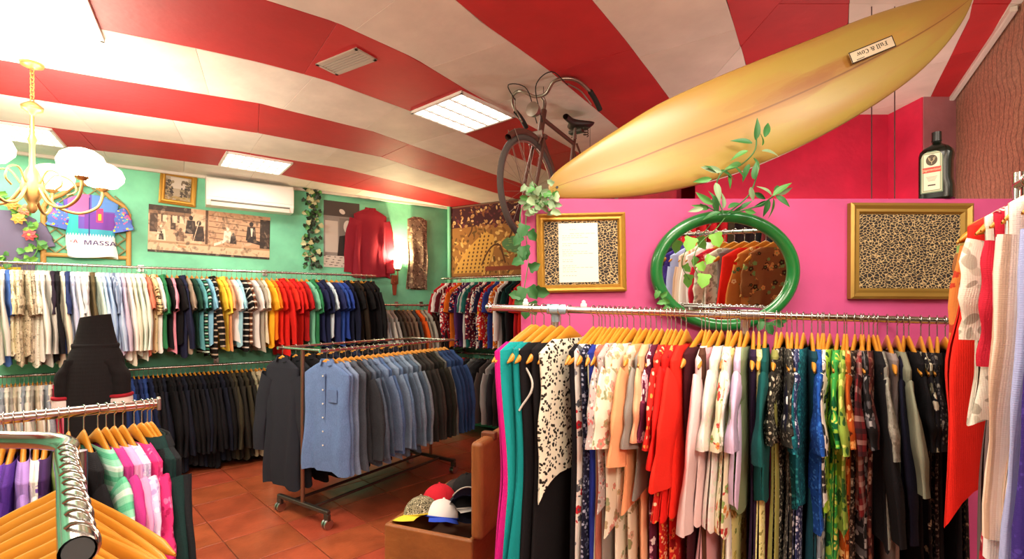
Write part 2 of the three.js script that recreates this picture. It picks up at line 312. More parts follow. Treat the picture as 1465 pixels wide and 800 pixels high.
function fabric(color, pat, cols, o = {}) {
  const key = color + pat + (cols || '').toString();
  if (fabCache[key]) return fabCache[key];
  const m = new THREE.MeshPhysicalMaterial({ color, roughness: .92, specularIntensity: .45, side: THREE.DoubleSide, bumpMap: T.weave, bumpScale: .0025, ...o });
  if (pat === 'denim') { PAT.denim ||= patTex('denim', '#dcdcdc', ['#ffffff', '#a2a2a6'], 3); m.map = PAT.denim; m.color.multiplyScalar(1.04); }
  else if (pat && pat !== 'plain') { const k = pat + color + cols; if (!PAT[k]) PAT[k] = patTex(pat, color, cols, Object.keys(PAT).length + 3); m.map = PAT[k]; m.color.set(0xffffff); }
  return fabCache[key] = m;
}
// ------------------------------------------------------------------ hangers and garments; origin at the rail, +x the end that points into the room
const hy = x => -.084 - .1 * Math.pow(Math.min(1.3, Math.abs(x) / .215), 1.35);
const hangerBar = (() => {
  const rows = []; for (let k = 0; k <= 18; k++) { const s = k / 9 - 1, x = s * .218, h = .0185 - .005 * Math.abs(s) + .008 * Math.exp(-s * s * 40), t = .0065 + .002 * s * s, z = .004 * s * s, ring = [], e = (k === 0 || k === 18) ? .25 : 1;
    for (let i = 0; i <= 10; i++) { const a = i / 10 * Math.PI * 2; ring.push([x, hy(x) + Math.cos(a) * h * e, z + Math.sin(a) * t * e, x / .3, i / 30]); } rows.push(ring); }
  return grid(rows, true);
})();
const hookGeo = (() => { const pts = [[0, -.08, 0], [0, -.05, 0], [0, -.03, 0]]; for (let i = 0; i <= 10; i++) { const a = -Math.PI / 2 + i / 10 * Math.PI * 1.25; pts.push([Math.cos(a) * .019, Math.sin(a) * .019, 0]); } return tube(pts, .0021, 20, 5); })();
const nWords = s => s.trim().split(/\s+/).length;
function hanger(pos, yaw, label, group, sx = .9, hs = 1) {
  const h = thing('wooden_hanger', label, 'hanger', pos, yaw, group), b = mesh('hanger_bar', hangerBar, M.hangerWood, h), k = mesh('hook', hookGeo, M.chrome, h); b.scale.x = sx; k.scale.set(hs, hs, 1); return h;
}
const holding = (gl, base) => { for (const l of [`wooden hanger holding the ${gl}`, `hanger holding the ${gl}`, `wooden hanger holding the ${base}`]) if (nWords(l) <= 16) return l; return `hanger holding the ${base}`; };
// labels of one rail: where two read alike, say between which colours the garment hangs
function railLabels(names, words, place) {
  const base = names.map(n => `${n} ${place}`);
  return base.map((b, i) => { if (base.filter(x => x === b).length < 2) return b; const p = words[i - 1], q = words[i + 1];
    const l = p && q ? (p === q ? `${names[i]} between two ${p} ones ${place}` : `${names[i]} between ${p} and ${q} ${place}`) : q ? `${names[i]} at the end beside ${q} ${place}` : `${names[i]} at the end beside ${p} ${place}`; return nWords(l) <= 15 ? l : b; });
}
function bodyGeo(o) {
  const { w, neck, len, hem, waist = Math.min(w, hem) * .95, t, seed = 0, fold = .012, nf = 2.3, rows = 16, seg = 30, point = 0, drape = 0 } = o;
  const ph = seed * 2.4, R = [], top = hy(neck) + .019;
  const levels = [[neck * .93, -.012], [neck, 0], [lerp(neck, w, .35), .35], [lerp(neck, w, .7), .7], [w * .96, .93], [w, 1]];
  const ring = (hw, y, tt, b) => { const r = []; for (let i = 0; i <= seg; i++) { const a = i / seg * Math.PI * 2, c = Math.cos(a), s = Math.sin(a);
    let x = hw * Math.sign(c) * Math.pow(Math.abs(c), .62), z = tt * Math.sign(s) * Math.pow(Math.abs(s), .75); const bb = Math.max(0, b);
    const q = x / w; z += fold * sst(0, .6, bb) * (Math.sin(q * nf * 3.1 + ph) + .5 * Math.sin(q * nf * 5.7 + ph * 1.7 + bb * 2.2)) * (.6 + .4 * Math.sign(s));
    z += fold * .5 * bb * Math.sin(bb * 7 + ph); x += .012 * bb * Math.sin(bb * 9 + ph + s) + drape * bb * bb;
    const yy = y + (bb > .9 ? (bb - .9) * 10 * (.012 * Math.sin(a * 3 + ph) - point * Math.pow(Math.abs(c), 2) * (c > 0 ? 1 : .4)) : 0);
    r.push([x, yy, z, (x + (s > 0 ? .11 : 0)) / .3, yy / .3]); } return r; };
  for (const [hw, a] of levels) R.push(ring(hw, a < 0 ? top - .004 : hy(hw) + .019, lerp(.013, Math.min(.02, t), clamp(a)), -1));
  const ys = hy(w) + .019;
  for (let j = 1; j <= rows; j++) { const b = j / rows; const hw = b < .4 ? lerp(w, waist, sst(0, .4, b)) : lerp(waist, hem, Math.pow((b - .4) / .6, .9)); R.push(ring(hw, lerp(ys, ys - (len - .08), b), lerp(Math.min(.02, t), t, sst(0, .35, b)), b)); }
  return grid(R, true);
}
function sleeveGeo(o, side) {
  const { w, sl, r0 = .08, r1 = .06, a0 = 30, a1 = 5, st = .022, seed = 0, rows = 9, seg = 12 } = o; const R = [];
  let x = w - .035, y = hy(w) - .055, z = 0; const ds = sl / rows, ph = seed * 1.9 + side;
  for (let j = 0; j <= rows; j++) { const b = j / rows, a = lerp(a0, a1, sst(0, .55, b)) * D2R, r = lerp(r0, r1, b), tt = st * (.8 + .25 * Math.sin(b * 8 + ph)); const ring = [];
    const qx = Math.cos(a), qy = Math.sin(a);
    for (let i = 0; i <= seg; i++) { const u = i / seg * Math.PI * 2, c = Math.cos(u), s = Math.sin(u), k = r * Math.sign(c) * Math.pow(Math.abs(c), .8), wob = 1 + .06 * Math.sin(b * 17 + ph + u);
      const X = (x + qx * k * wob) * side, Y = y + qy * k; ring.push([X, Y, z + tt * s * wob + .008 * b * Math.sin(c * 4 + ph), (k + i * .001) / .3, -b * sl / .3]); } R.push(side > 0 ? ring : ring.reverse());
    x += Math.sin(a) * ds; y -= Math.cos(a) * ds; z += .012 * Math.sin(ph + b * 3) * ds * 8; }
  return grid(R, true);
}
function collarGeo(o) {                                                     // folded shirt collar, open at the front (+z)
  const R = []; const n = o.neck; for (const [y, k, dz] of [[-.012, .92, .0], [.022, .9, .006], [.028, .98, .008], [-.008, 1.22, .016]]) { const r = []; for (let i = 0; i <= 20; i++) { const a = (i / 20) * 1.72 * Math.PI + Math.PI / 2 + .14 * Math.PI; r.push([Math.cos(a) * n * k, hy(n) + .014 + y - .012 * Math.max(0, Math.sin(a)), Math.sin(a) * (.02 + dz), i / 20, y]); } R.push(r); }
  return grid(R);
}
const KIND = {
  tee: { w: .2, neck: .085, len: .7, hem: .21, t: .022, sl: .2, r0: .085, r1: .08, a0: 42, a1: 16 },
  shirt: { w: .2, neck: .06, len: .78, hem: .215, t: .024, sl: .56, r0: .08, r1: .048, a0: 26, a1: 3, collar: 1 },
  sshirt: { w: .205, neck: .062, len: .74, hem: .215, t: .024, sl: .23, r0: .09, r1: .082, a0: 34, a1: 10, collar: 1 },
  vest: { w: .2, neck: .06, len: .78, hem: .23, t: .028, sl: 0, collar: 1 },
  jacket: { w: .21, neck: .065, len: .74, hem: .215, t: .034, sl: .58, r0: .088, r1: .06, a0: 24, a1: 2, st: .032, collar: 1 },
  coat: { w: .21, neck: .065, len: .92, hem: .225, t: .034, sl: .6, r0: .09, r1: .065, a0: 22, a1: 2, st: .032, collar: 1 },
  blouse: { w: .19, neck: .1, len: .62, hem: .225, t: .02, sl: .24, r0: .085, r1: .075, a0: 34, a1: 8 },
  lblouse: { w: .19, neck: .085, len: .66, hem: .22, t: .02, sl: .52, r0: .08, r1: .05, a0: 24, a1: 2 },
  dress: { w: .18, neck: .105, len: 1.24, hem: .27, waist: .15, t: .02, sl: .22, r0: .08, r1: .07, a0: 30, a1: 6, rows: 22 },
  sdress: { w: .165, neck: .115, len: 1.28, hem: .27, waist: .155, t: .02, sl: 0, rows: 22 },
};
const KNAME = { tee: 't-shirt', shirt: 'long-sleeved shirt', sshirt: 'short-sleeved shirt', vest: 'sleeveless shirt', jacket: 'jacket', coat: 'long jacket', blouse: 'short-sleeved blouse', lblouse: 'long-sleeved blouse', dress: 'short-sleeved dress', sdress: 'sleeveless dress' };
const KOBJ = { tee: ['t_shirt', 't-shirt'], shirt: ['shirt', 'shirt'], sshirt: ['shirt', 'shirt'], vest: ['sleeveless_shirt', 'shirt'], jacket: ['jacket', 'jacket'], coat: ['long_jacket', 'jacket'], blouse: ['blouse', 'blouse'], lblouse: ['blouse', 'blouse'], dress: ['dress', 'dress'], sdress: ['dress', 'dress'] };
const geoCache = {};
function garGeo(kind, seed, over) {
  const key = kind + seed + JSON.stringify(over || {}); if (geoCache[key]) return geoCache[key];
  const o = { ...KIND[kind], seed, ...over };
  return geoCache[key] = { body: bodyGeo(o), sleeves: o.sl ? [sleeveGeo(o, 1), sleeveGeo(o, -1)] : [], collar: o.collar ? collarGeo(o) : null };
}
function garment(kind, seed, over, mat, pos, yaw, label, group, o = {}) {
  const t = thing(o.name || KOBJ[kind][0], label, o.category || KOBJ[kind][1], pos, yaw, group), g = garGeo(kind, seed, over);
  mesh('body', g.body, mat, t); for (const s of g.sleeves) mesh('sleeve', s, o.sleeveMat || mat, t); if (g.collar) mesh('collar', g.collar, o.collarMat || mat, t);
  return t;
}
// a whole rail: list of [px, colour word, colour, kind, pattern, pattern colours, overrides]
const yawOf = (dx, dd) => Math.atan2(dd, dx);
function hangRail({ list, point, y, dir, place, group, hangerLabel, hangerGroup, variants = 6, unique = false, jitter = 4, tilt = 1 }) {
  const PN = { dots: 'dotted ', bigdots: 'polka-dotted ', speckle: 'speckled ', print: 'printed ', floral: 'floral ', leopard: 'spotted ', stripeV: 'striped ', stripeH: 'striped ', tiger: 'tiger-striped ', plaid: 'plaid ', denim: 'denim ', lace: 'lacy ' };
  const names = list.map(it => `${it[1]} ${PN[it[4]] || ''}${KNAME[it[3]]}`), labels = railLabels(names, list.map(it => it[1]), place);
  list.forEach((it, k) => {
    const [px, word, col, kind, pat, cols, over, hid] = it; const p = point(px), d = typeof dir === 'function' ? dir(px) : dir;
    const yaw = yawOf(d[0], d[1]) + rr(-jitter, jitter) * D2R, pos = V(p[0], y, p[1]);
    hanger(pos, yaw, holding(labels[k], `${names[k]} ${place}`), hangerGroup);
    const seed = unique ? 1 + (k % 3) * .12 + k * .011 : 1 + (k % variants) * .17;
    const g = garment(kind, seed, over, fabric(col, pat, cols), pos, yaw, labels[k], group);
    g.rotation.z = rr(-tilt, tilt) * D2R;
  });
}
function lineFn(a, b) { const n = [b[1] - a[1], -(b[0] - a[0])], k = n[0] * a[0] + n[1] * a[1]; return px => { const tx = (px - CX) / F, d = k / (n[0] * tx + n[1]); return [tx * d, d]; }; }
const offL = (px, off) => { const p = onWall(LW, px, 400, off); return [p.x, -p.z]; };
const offB = (px, off) => { const p = onWall(BW, px, 400, off); return [p.x, -p.z]; };
function rail(name, label, a, b, y, r, parts, group) {
  const A = V(a[0], y, a[1]), B = V(b[0], y, b[1]), t = thing(name, label, 'clothes rail', A.clone().lerp(B, .5), Math.atan2(b[1] - a[1], b[0] - a[0]), group), L = A.distanceTo(B);
  mesh('rod', bar([-L / 2, 0, 0], [L / 2, 0, 0], r, 12), M.chrome, t); if (parts) parts(t, L); return t;
}
// ---- upper rail on the green wall
const UY = 1.98, LY = 1.015, MY = 1.63;
const wallBracket = off => (t, L) => { const n = Math.max(2, Math.round(L / 1.1)); for (let i = 0; i <= n; i++) { const x = -L / 2 + .05 + (L - .1) * i / n; mesh('bracket', merge([bar([x, 0, 0], [x, .012, -off + .004], .008, 8), rbox(.05, .07, .008, .003, x, .012, -off + .008)]), M.steel, t); } };
rail('clothes_rail', 'upper chrome clothes rail on the mint green wall', offL(-60, .33), offL(538, .33), UY, .012, wallBracket(.33));
rail('clothes_rail', 'lower chrome clothes rail on the mint green wall', offL(-60, .33), offL(450, .33), LY, .012, wallBracket(.33));
rail('clothes_rail', 'short clothes rail below the wall sconce', offL(536, .33), offL(622, .33), MY, .012, wallBracket(.33));
rail('clothes_rail', 'upper clothes rail under the peacock tapestry', offB(632, .33), offB(764, .33), UY, .012, wallBracket(.33));
rail('clothes_rail', 'lower clothes rail under the bright team shirts', offB(640, .33), offB(764, .33), LY, .012, wallBracket(.33));
const ND = [.712, -.702];
const upper = [];
{
  const S = `beige:#c9bda4:sshirt:print:#8d8268,#e6ddc6|grey white:#d5d4cb:shirt|steel blue:#4468ad:sshirt|cream:#e6dcb8:sshirt:print:#b5a988,#f4eed8|cream:#ddd3b6:sshirt:speckle:#8c8468,#f0ead2|grey beige:#b3a78d:sshirt:print:#7d7362,#d8cdb4|beige:#c8bc9e:sshirt:speckle:#7d7460,#e5dcc2|taupe:#a79c88:sshirt:print:#6e6659,#cabfa9|off white:#e6e2d2:sshirt:speckle:#b7b2a0,#f4f1e6|white:#ecebe4:shirt|pale grey:#bdbcb6:shirt|dark plum:#2d2433:sshirt|black:#17161b:shirt|cream:#e3dcc6:shirt|navy:#2c3a68:sshirt|lavender blue:#b9c3e0:shirt|white:#f0f0ee:shirt|white:#e4e5e8:sshirt:stripeV:#c9cdd8,#f4f5f7|pale grey:#d2d4d6:shirt|brown olive:#5e5238:shirt|pale mint:#cfe4d8:shirt|pale blue:#b8cfe6:shirt|light blue:#a4bedd:shirt|blue grey:#8c9cb8:sshirt:stripeV:#6d7d9c,#c2cde0|light blue:#b4cae6:shirt|lavender:#c9bdd3:shirt|white:#f1efe9:shirt|cream:#e8e3cf:shirt|pale mint:#dbe8dc:shirt|off white:#e2e0d2:shirt:stripeV:#c9c8ba,#f4f2e8|salmon:#d97f66:tee|cream:#ecd9a6:sshirt:tiger:#2b1d12,#6b4a20|white:#f4f4f2:tee|green:#2f7d4f:sshirt|black:#19191c:tee|pink:#e99ab0:tee|black:#131316:tee|navy:#20243f:shirt|taupe:#a08f7d:tee|dark green:#1d4235:tee|teal:#5da3ab:tee|black:#15201c:tee:stripeH:#2f7f62,#cfe6d8|sky blue:#86c4e4:tee|black:#191715:shirt:stripeH:#cbb7a0,#1b1513|yellow:#efcb3d:tee|yellow:#f0d24f:sshirt|peach:#e9a878:tee|white:#f2f5f5:tee|sky blue:#9fd5e6:tee|black:#171717:tee:stripeH:#ddd8cc,#171717|brown:#7d4f38:tee:stripeH:#e8dccb,#3f2419|white:#eceae6:tee|grey beige:#a79f90:tee|cream:#e9dfc0:tee|amber:#efb52b:tee|orange:#ee7b1c:tee|red:#dd2a1c:tee|red:#d6221c:shirt|red:#e0301f:tee|red:#c71d1c:sshirt|red:#da271d:tee|deep red:#b01c1e:tee|mint:#79c7a5:tee|green:#2c7a4e:sshirt|navy:#23294f:tee|dark navy:#1b2140:sshirt|pale blue:#cfe3ef:tee|navy:#262f5e:tee|blue:#2f4fa3:tee|royal blue:#2b459b:tee|dark navy:#161b33:shirt|black:#141315:tee|dark brown:#2a2017:shirt|black:#121113:tee|black:#161418:shirt|black:#131214:jacket`;
  S.split('|').forEach((e, k, arr) => { const [w, c, kd, pt, cs] = e.split(':'); upper.push([lerp(-4, 531, k / (arr.length - 1)), w, c, kd, pt, cs ? cs.split(',') : undefined, { len: KIND[kd].len + ((k * 37) % 11 - 5) * .012 }]); });
}
hangRail({ list: upper, point: px => offL(px, .33), y: UY, dir: ND, place: 'on the upper wall rail', group: 'shirts on the upper wall rail', hangerLabel: 'yellow wooden hanger on the upper rail of the green wall', hangerGroup: 'hangers on the upper wall rail' });
// ---- lower rail
{
  const low = []; const add = (p0, p1, n, arr, kd) => { for (let k = 0; k < n; k++) { const [w, c, pt, cs] = arr[k % arr.length]; low.push([lerp(p0, p1, n > 1 ? k / (n - 1) : 0), w, c, kd[k % kd.length], pt, cs, { len: .84 + ((k * 29) % 7) * .012, neck: .105 }]); } };
  add(-3, 72, 13, [['grey white', '#d8d6cf'], ['pale blue', '#a9b3c0', 'denim', ['#d2d9e2', '#7d8aa0']], ['off white', '#e4dfd2'], ['grey', '#9a978f'], ['beige', '#c4b8a1']], ['shirt', 'jacket']);
  add(78, 90, 3, [['raspberry', '#b52e4c'], ['pink', '#d56a82'], ['dark red', '#7d1f2b']], ['shirt']);
  add(96, 172, 8, [['dark grey', '#3a3a3e'], ['navy', '#1e2747']], ['jacket']);
  add(178, 212, 6, [['navy', '#1f2f5f'], ['blue', '#27407d'], ['dark navy', '#18213f']], ['coat']);
  add(219, 318, 16, [['black', '#121216'], ['black', '#15151b'], ['dark navy', '#141827'], ['black', '#101013']], ['coat', 'jacket', 'coat']);
  add(324, 346, 4, [['charcoal', '#2a2823'], ['dark olive', '#3a3628']], ['coat']);
  add(352, 366, 3, [['charcoal', '#25241f'], ['olive beige', '#9a9478'], ['beige', '#b9b194']], ['jacket']);
  add(371, 384, 3, [['pale grey', '#bfbaa8'], ['black', '#17171a'], ['off white', '#d9d3c2']], ['jacket']);
  add(392, 440, 6, [['black', '#131317'], ['dark grey', '#2c2c30']], ['jacket']);
  hangRail({ list: low, point: px => offL(px, .33), y: LY, dir: ND, place: 'on the lower wall rail', group: 'jackets on the lower wall rail', hangerLabel: 'yellow wooden hanger on the lower rail of the green wall', hangerGroup: 'hangers on the lower wall rail' });
}
// ---- short rail by the sconce
hangRail({
  list: [['pale grey', '#a9a7a3'], ['grey', '#8b8d93'], ['light grey', '#b7b5ae'], ['grey', '#9b9a97'], ['charcoal', '#3c362f'], ['dark brown', '#4a3a2e'], ['brown', '#5d4a3f'], ['dusty brown', '#76604f'], ['dark grey', '#3d3b3b'], ['orange', '#d2571d'], ['grey beige', '#8f8d7f'], ['grey', '#9c9c92'], ['dark brown', '#2b1a14'], ['black', '#1b1214']].map((c, k) => [540 + k * 6.2, c[0], c[1], 'jacket', null, null, { len: .78 }]),
  point: px => offL(px, .33), y: MY, dir: [.62, -.78], place: 'on the short rail below the sconce', group: 'jackets on the short rail', hangerLabel: 'wooden hanger on the short rail below the sconce', hangerGroup: 'hangers on the short rail'
});
// ---- back wall rails
{
  const cs = [['red', '#b3202c'], ['white', '#e9e6e2'], ['maroon', '#571622', 'stripeV', ['#571622', '#e3dcd2', '#571622']], ['red', '#c0232c', 'print', ['#f0ece4', '#28284f']], ['orange', '#d96c1e'], ['navy', '#272048', 'print', ['#d5303b', '#e8e4df']], ['purple', '#4b2a5a'], ['white', '#ece9e6', 'stripeV', ['#2d6c66', '#ece9e6']], ['teal', '#1f6661'], ['maroon', '#6a1a2c', 'print', ['#e6d9c8', '#1d1a3c']], ['white', '#e7e2da', 'print', ['#b7242e', '#20284f']], ['navy', '#1d2140'], ['red', '#c62128', 'print', ['#efe7da', '#e0a428']], ['blue', '#2c3f8d'], ['orange', '#e1822b', 'print', ['#b01f25', '#f1e8da']], ['white', '#e5e4df'], ['black', '#141516'], ['dark teal', '#123a37'], ['black', '#17171a'], ['red', '#c3262c'], ['scarlet', '#d3281d']];
  hangRail({ list: cs.map((c, k) => [636 + k * 6, c[0], c[1], k % 3 ? 'sshirt' : 'shirt', c[2], c[3], { len: .8 }]), point: px => offB(px, .33), y: UY, dir: [-.62, -.78], place: 'on the rail under the tapestry', group: 'team shirts under the tapestry', hangerLabel: 'wooden hanger on the rail under the peacock tapestry', hangerGroup: 'hangers under the tapestry' });
  const lo = [['dark grey', '#34343a'], ['black', '#17161a'], ['crimson', '#a81f30'], ['charcoal', '#29292c'], ['grey', '#6d706f'], ['dark grey', '#3b3c3e'], ['black', '#19191b'], ['brown grey', '#4d4643'], ['pale grey', '#a5a5a2'], ['charcoal', '#2c2c30'], ['dark brown', '#322624'], ['black', '#151518'], ['dark grey', '#36363a']];
  hangRail({ list: lo.map((c, k) => [646 + k * 8, c[0], c[1], 'jacket', null, null, { len: .72 }]), point: px => offB(px, .33), y: LY, dir: [-.62, -.78], place: 'on the low rail under team shirts', group: 'jackets on the low back rail', hangerLabel: 'wooden hanger on the low rail under the team shirts', hangerGroup: 'hangers on the low back rail' });
}
// ---- wheeled double rack of denim
{
  const u = [.54, .84], v = [.84, -.54], c0 = [-1.578, 3.69], Lr = 1.42, h = 1.285;
  const t = thing('rolling_rack', 'chrome rolling rack with two rails and castors holding denim shirts', 'clothes rack', V(c0[0] + u[0] * Lr / 2, 0, c0[1] + u[1] * Lr / 2), yawOf(u[0], u[1]));
  // local x along the rack, local +z towards the room (v)
  const coppery = std(0x8a6a58, { metalness: .8, roughness: .35 });
  for (const z of [.26, -.26]) mesh('rod', bar([-Lr / 2 - .04, h, z], [Lr / 2 + .04, h, z], .0125, 12), M.chrome, t);
  for (const x of [-Lr / 2, Lr / 2]) {
    mesh('upright', bar([x, .12, 0], [x, h, 0], .015, 12), coppery, t); mesh('cross_bar', bar([x, h, -.27], [x, h, .27], .011, 10), M.chrome, t);
    mesh('foot_bar', rbox(.035, .03, .62, .008, x, .12, 0), M.darksteel, t);
    for (const z of [-.29, .29]) { const c = mesh('caster', merge([new THREE.CylinderGeometry(.036, .036, .018, 18).rotateX(Math.PI / 2).translate(x, .036, z - .014), new THREE.CylinderGeometry(.036, .036, .018, 18).rotateX(Math.PI / 2).translate(x, .036, z + .014)]), M.steel, t); mesh('caster_fork', merge([rbox(.03, .05, .05, .006, x, .082, z), bar([x, .1, z], [x, .125, z], .007, 8)]), M.darksteel, c); }
  }
  for (const z of [-.12, .12]) mesh('base_rail', bar([-Lr / 2, .12, z], [Lr / 2, .12, z], .012, 10), M.darksteel, t);
  const D = (c, a, b) => ['denim', [a, b]];
  const den = [['light blue', '#6f8cbf', '#94abd6', '#4d689c', 'vest'], ['light blue', '#7790bb', '#a3b6d8', '#50699a', 'vest'], ['pale blue', '#8ba0c2', '#b3c2db', '#6078a2', 'vest'], ['grey blue', '#5d6673', '#868f9c', '#3c434e', 'vest'], ['dark grey', '#3b3e44', '#5c6067', '#23252a', 'jacket'], ['grey blue', '#66758a', '#8d9bb0', '#465368', 'jacket'], ['blue grey', '#5a6d86', '#8296b0', '#3c4d66', 'shirt'], ['light blue', '#7e98bd', '#a9bdd8', '#5a7499', 'shirt'], ['mid blue', '#5a77a6', '#83a0cb', '#3c5680', 'jacket'], ['pale blue', '#8da6c4', '#bccde0', '#667f9f', 'shirt'], ['light blue', '#7391b8', '#9db6d6', '#4f6c94', 'jacket'], ['grey blue', '#6a8098', '#93a8be', '#4a5f77', 'shirt'], ['pale blue', '#8fa8c2', '#b8cbde', '#6a829c', 'jacket'], ['grey blue', '#61788f', '#8aa0b5', '#43586e', 'shirt'], ['pale grey blue', '#8b9aa6', '#b4c0c9', '#68757f', 'jacket'], ['charcoal', '#33322f', '#4b4a46', '#201f1d', 'jacket'], ['dark grey', '#3a3936', '#54534e', '#252422', 'jacket'], ['brown grey', '#4a443e', '#665f57', '#302b27', 'jacket'], ['black', '#24231f', '#3a3934', '#141412', 'jacket'], ['olive black', '#33332a', '#4f4f43', '#1e1e18', 'jacket'], ['stone', '#757a74', '#9ba09a', '#555a54', 'jacket'], ['dark blue', '#35507d', '#5673a3', '#223659', 'jacket'], ['dark blue', '#2f4a78', '#4f6da0', '#1e3152', 'jacket'], ['deep blue', '#2b4069', '#48608e', '#1b2b4a', 'jacket'], ['dark blue', '#38568a', '#5b79ae', '#243a62', 'jacket']];
  const P = (s, z) => [c0[0] + u[0] * s + v[0] * z, c0[1] + u[1] * s + v[1] * z];
  const dn = den.map(c => `${c[0]} denim ${KNAME[c[4]]}`), dl = railLabels(dn, den.map(c => c[0]), 'on the rolling rack'); dl[0] = 'light blue sleeveless denim shirt at the near end of the rolling rack';
  den.forEach((c, k) => { const s = .02 + k * (Lr - .06) / den.length, p = P(s, .26), yaw = yawOf(v[0], v[1]) + (k === 0 ? .12 : rr(-.06, .06)), pos = V(p[0], h, p[1]);
    hanger(pos, yaw, holding(dl[k], dn[k] + ' on the rolling rack'), 'hangers on the rolling rack');
    const g = garment(c[4], 1 + (k % 5) * .2, { len: c[4] === 'jacket' ? .74 : .79, w: .222, hem: .24, ...(k === 0 ? { fold: .016 } : { neck: .11 }) }, fabric(c[1], 'denim', [c[2], c[3]]), pos, yaw, dl[k], 'denim on the rolling rack');
    if (k === 0) { // face towards the viewer is local -z or +z depending on the yaw
      const f = fabric('#6f8cbf', 'denim', ['#94abd6', '#4d689c']);
      for (const sz of [1]) { mesh('placket', rbox(.03, .6, .004, .002, 0, -.46, sz * .034).rotateX(.01), f, g); mesh('pocket', rbox(.085, .095, .004, .002, .085, -.32, sz * .029), f, g); for (let b = 0; b < 6; b++) mesh('button', new THREE.CylinderGeometry(.006, .006, .004, 10).rotateX(Math.PI / 2).translate(0, -.18 - b * .1, sz * .039), M.white, g); }
    } });
  const dark = [['dark slate', '#23262f'], ['charcoal', '#1e2026'], ['black', '#141417'], ['black', '#17171c'], ['dark navy', '#171c2e'], ['black', '#121214'], ['navy', '#1b2338'], ['black', '#151519'], ['charcoal', '#222327'], ['black', '#131316'], ['dark navy', '#161b2b'], ['black', '#151518']];
  const kn = dark.map(c => `${c[0]} long jacket`), kl = railLabels(kn, dark.map(c => c[0]), "on the rolling rack's rear rail");
  dark.forEach((c, k) => { const p = P(.0 + k * .115, -.26), yaw = yawOf(v[0], v[1]) + rr(-.1, .1), pos = V(p[0], h, p[1]);
    hanger(pos, yaw, holding(kl[k], kn[k] + " on the rolling rack's rear rail"), 'hangers on the rolling rack');
    garment('coat', 1 + (k % 5) * .2, { len: 1.0, w: .2 }, fabric(c[1]), pos, yaw, kl[k], 'dark jackets on the rolling rack'); });
}
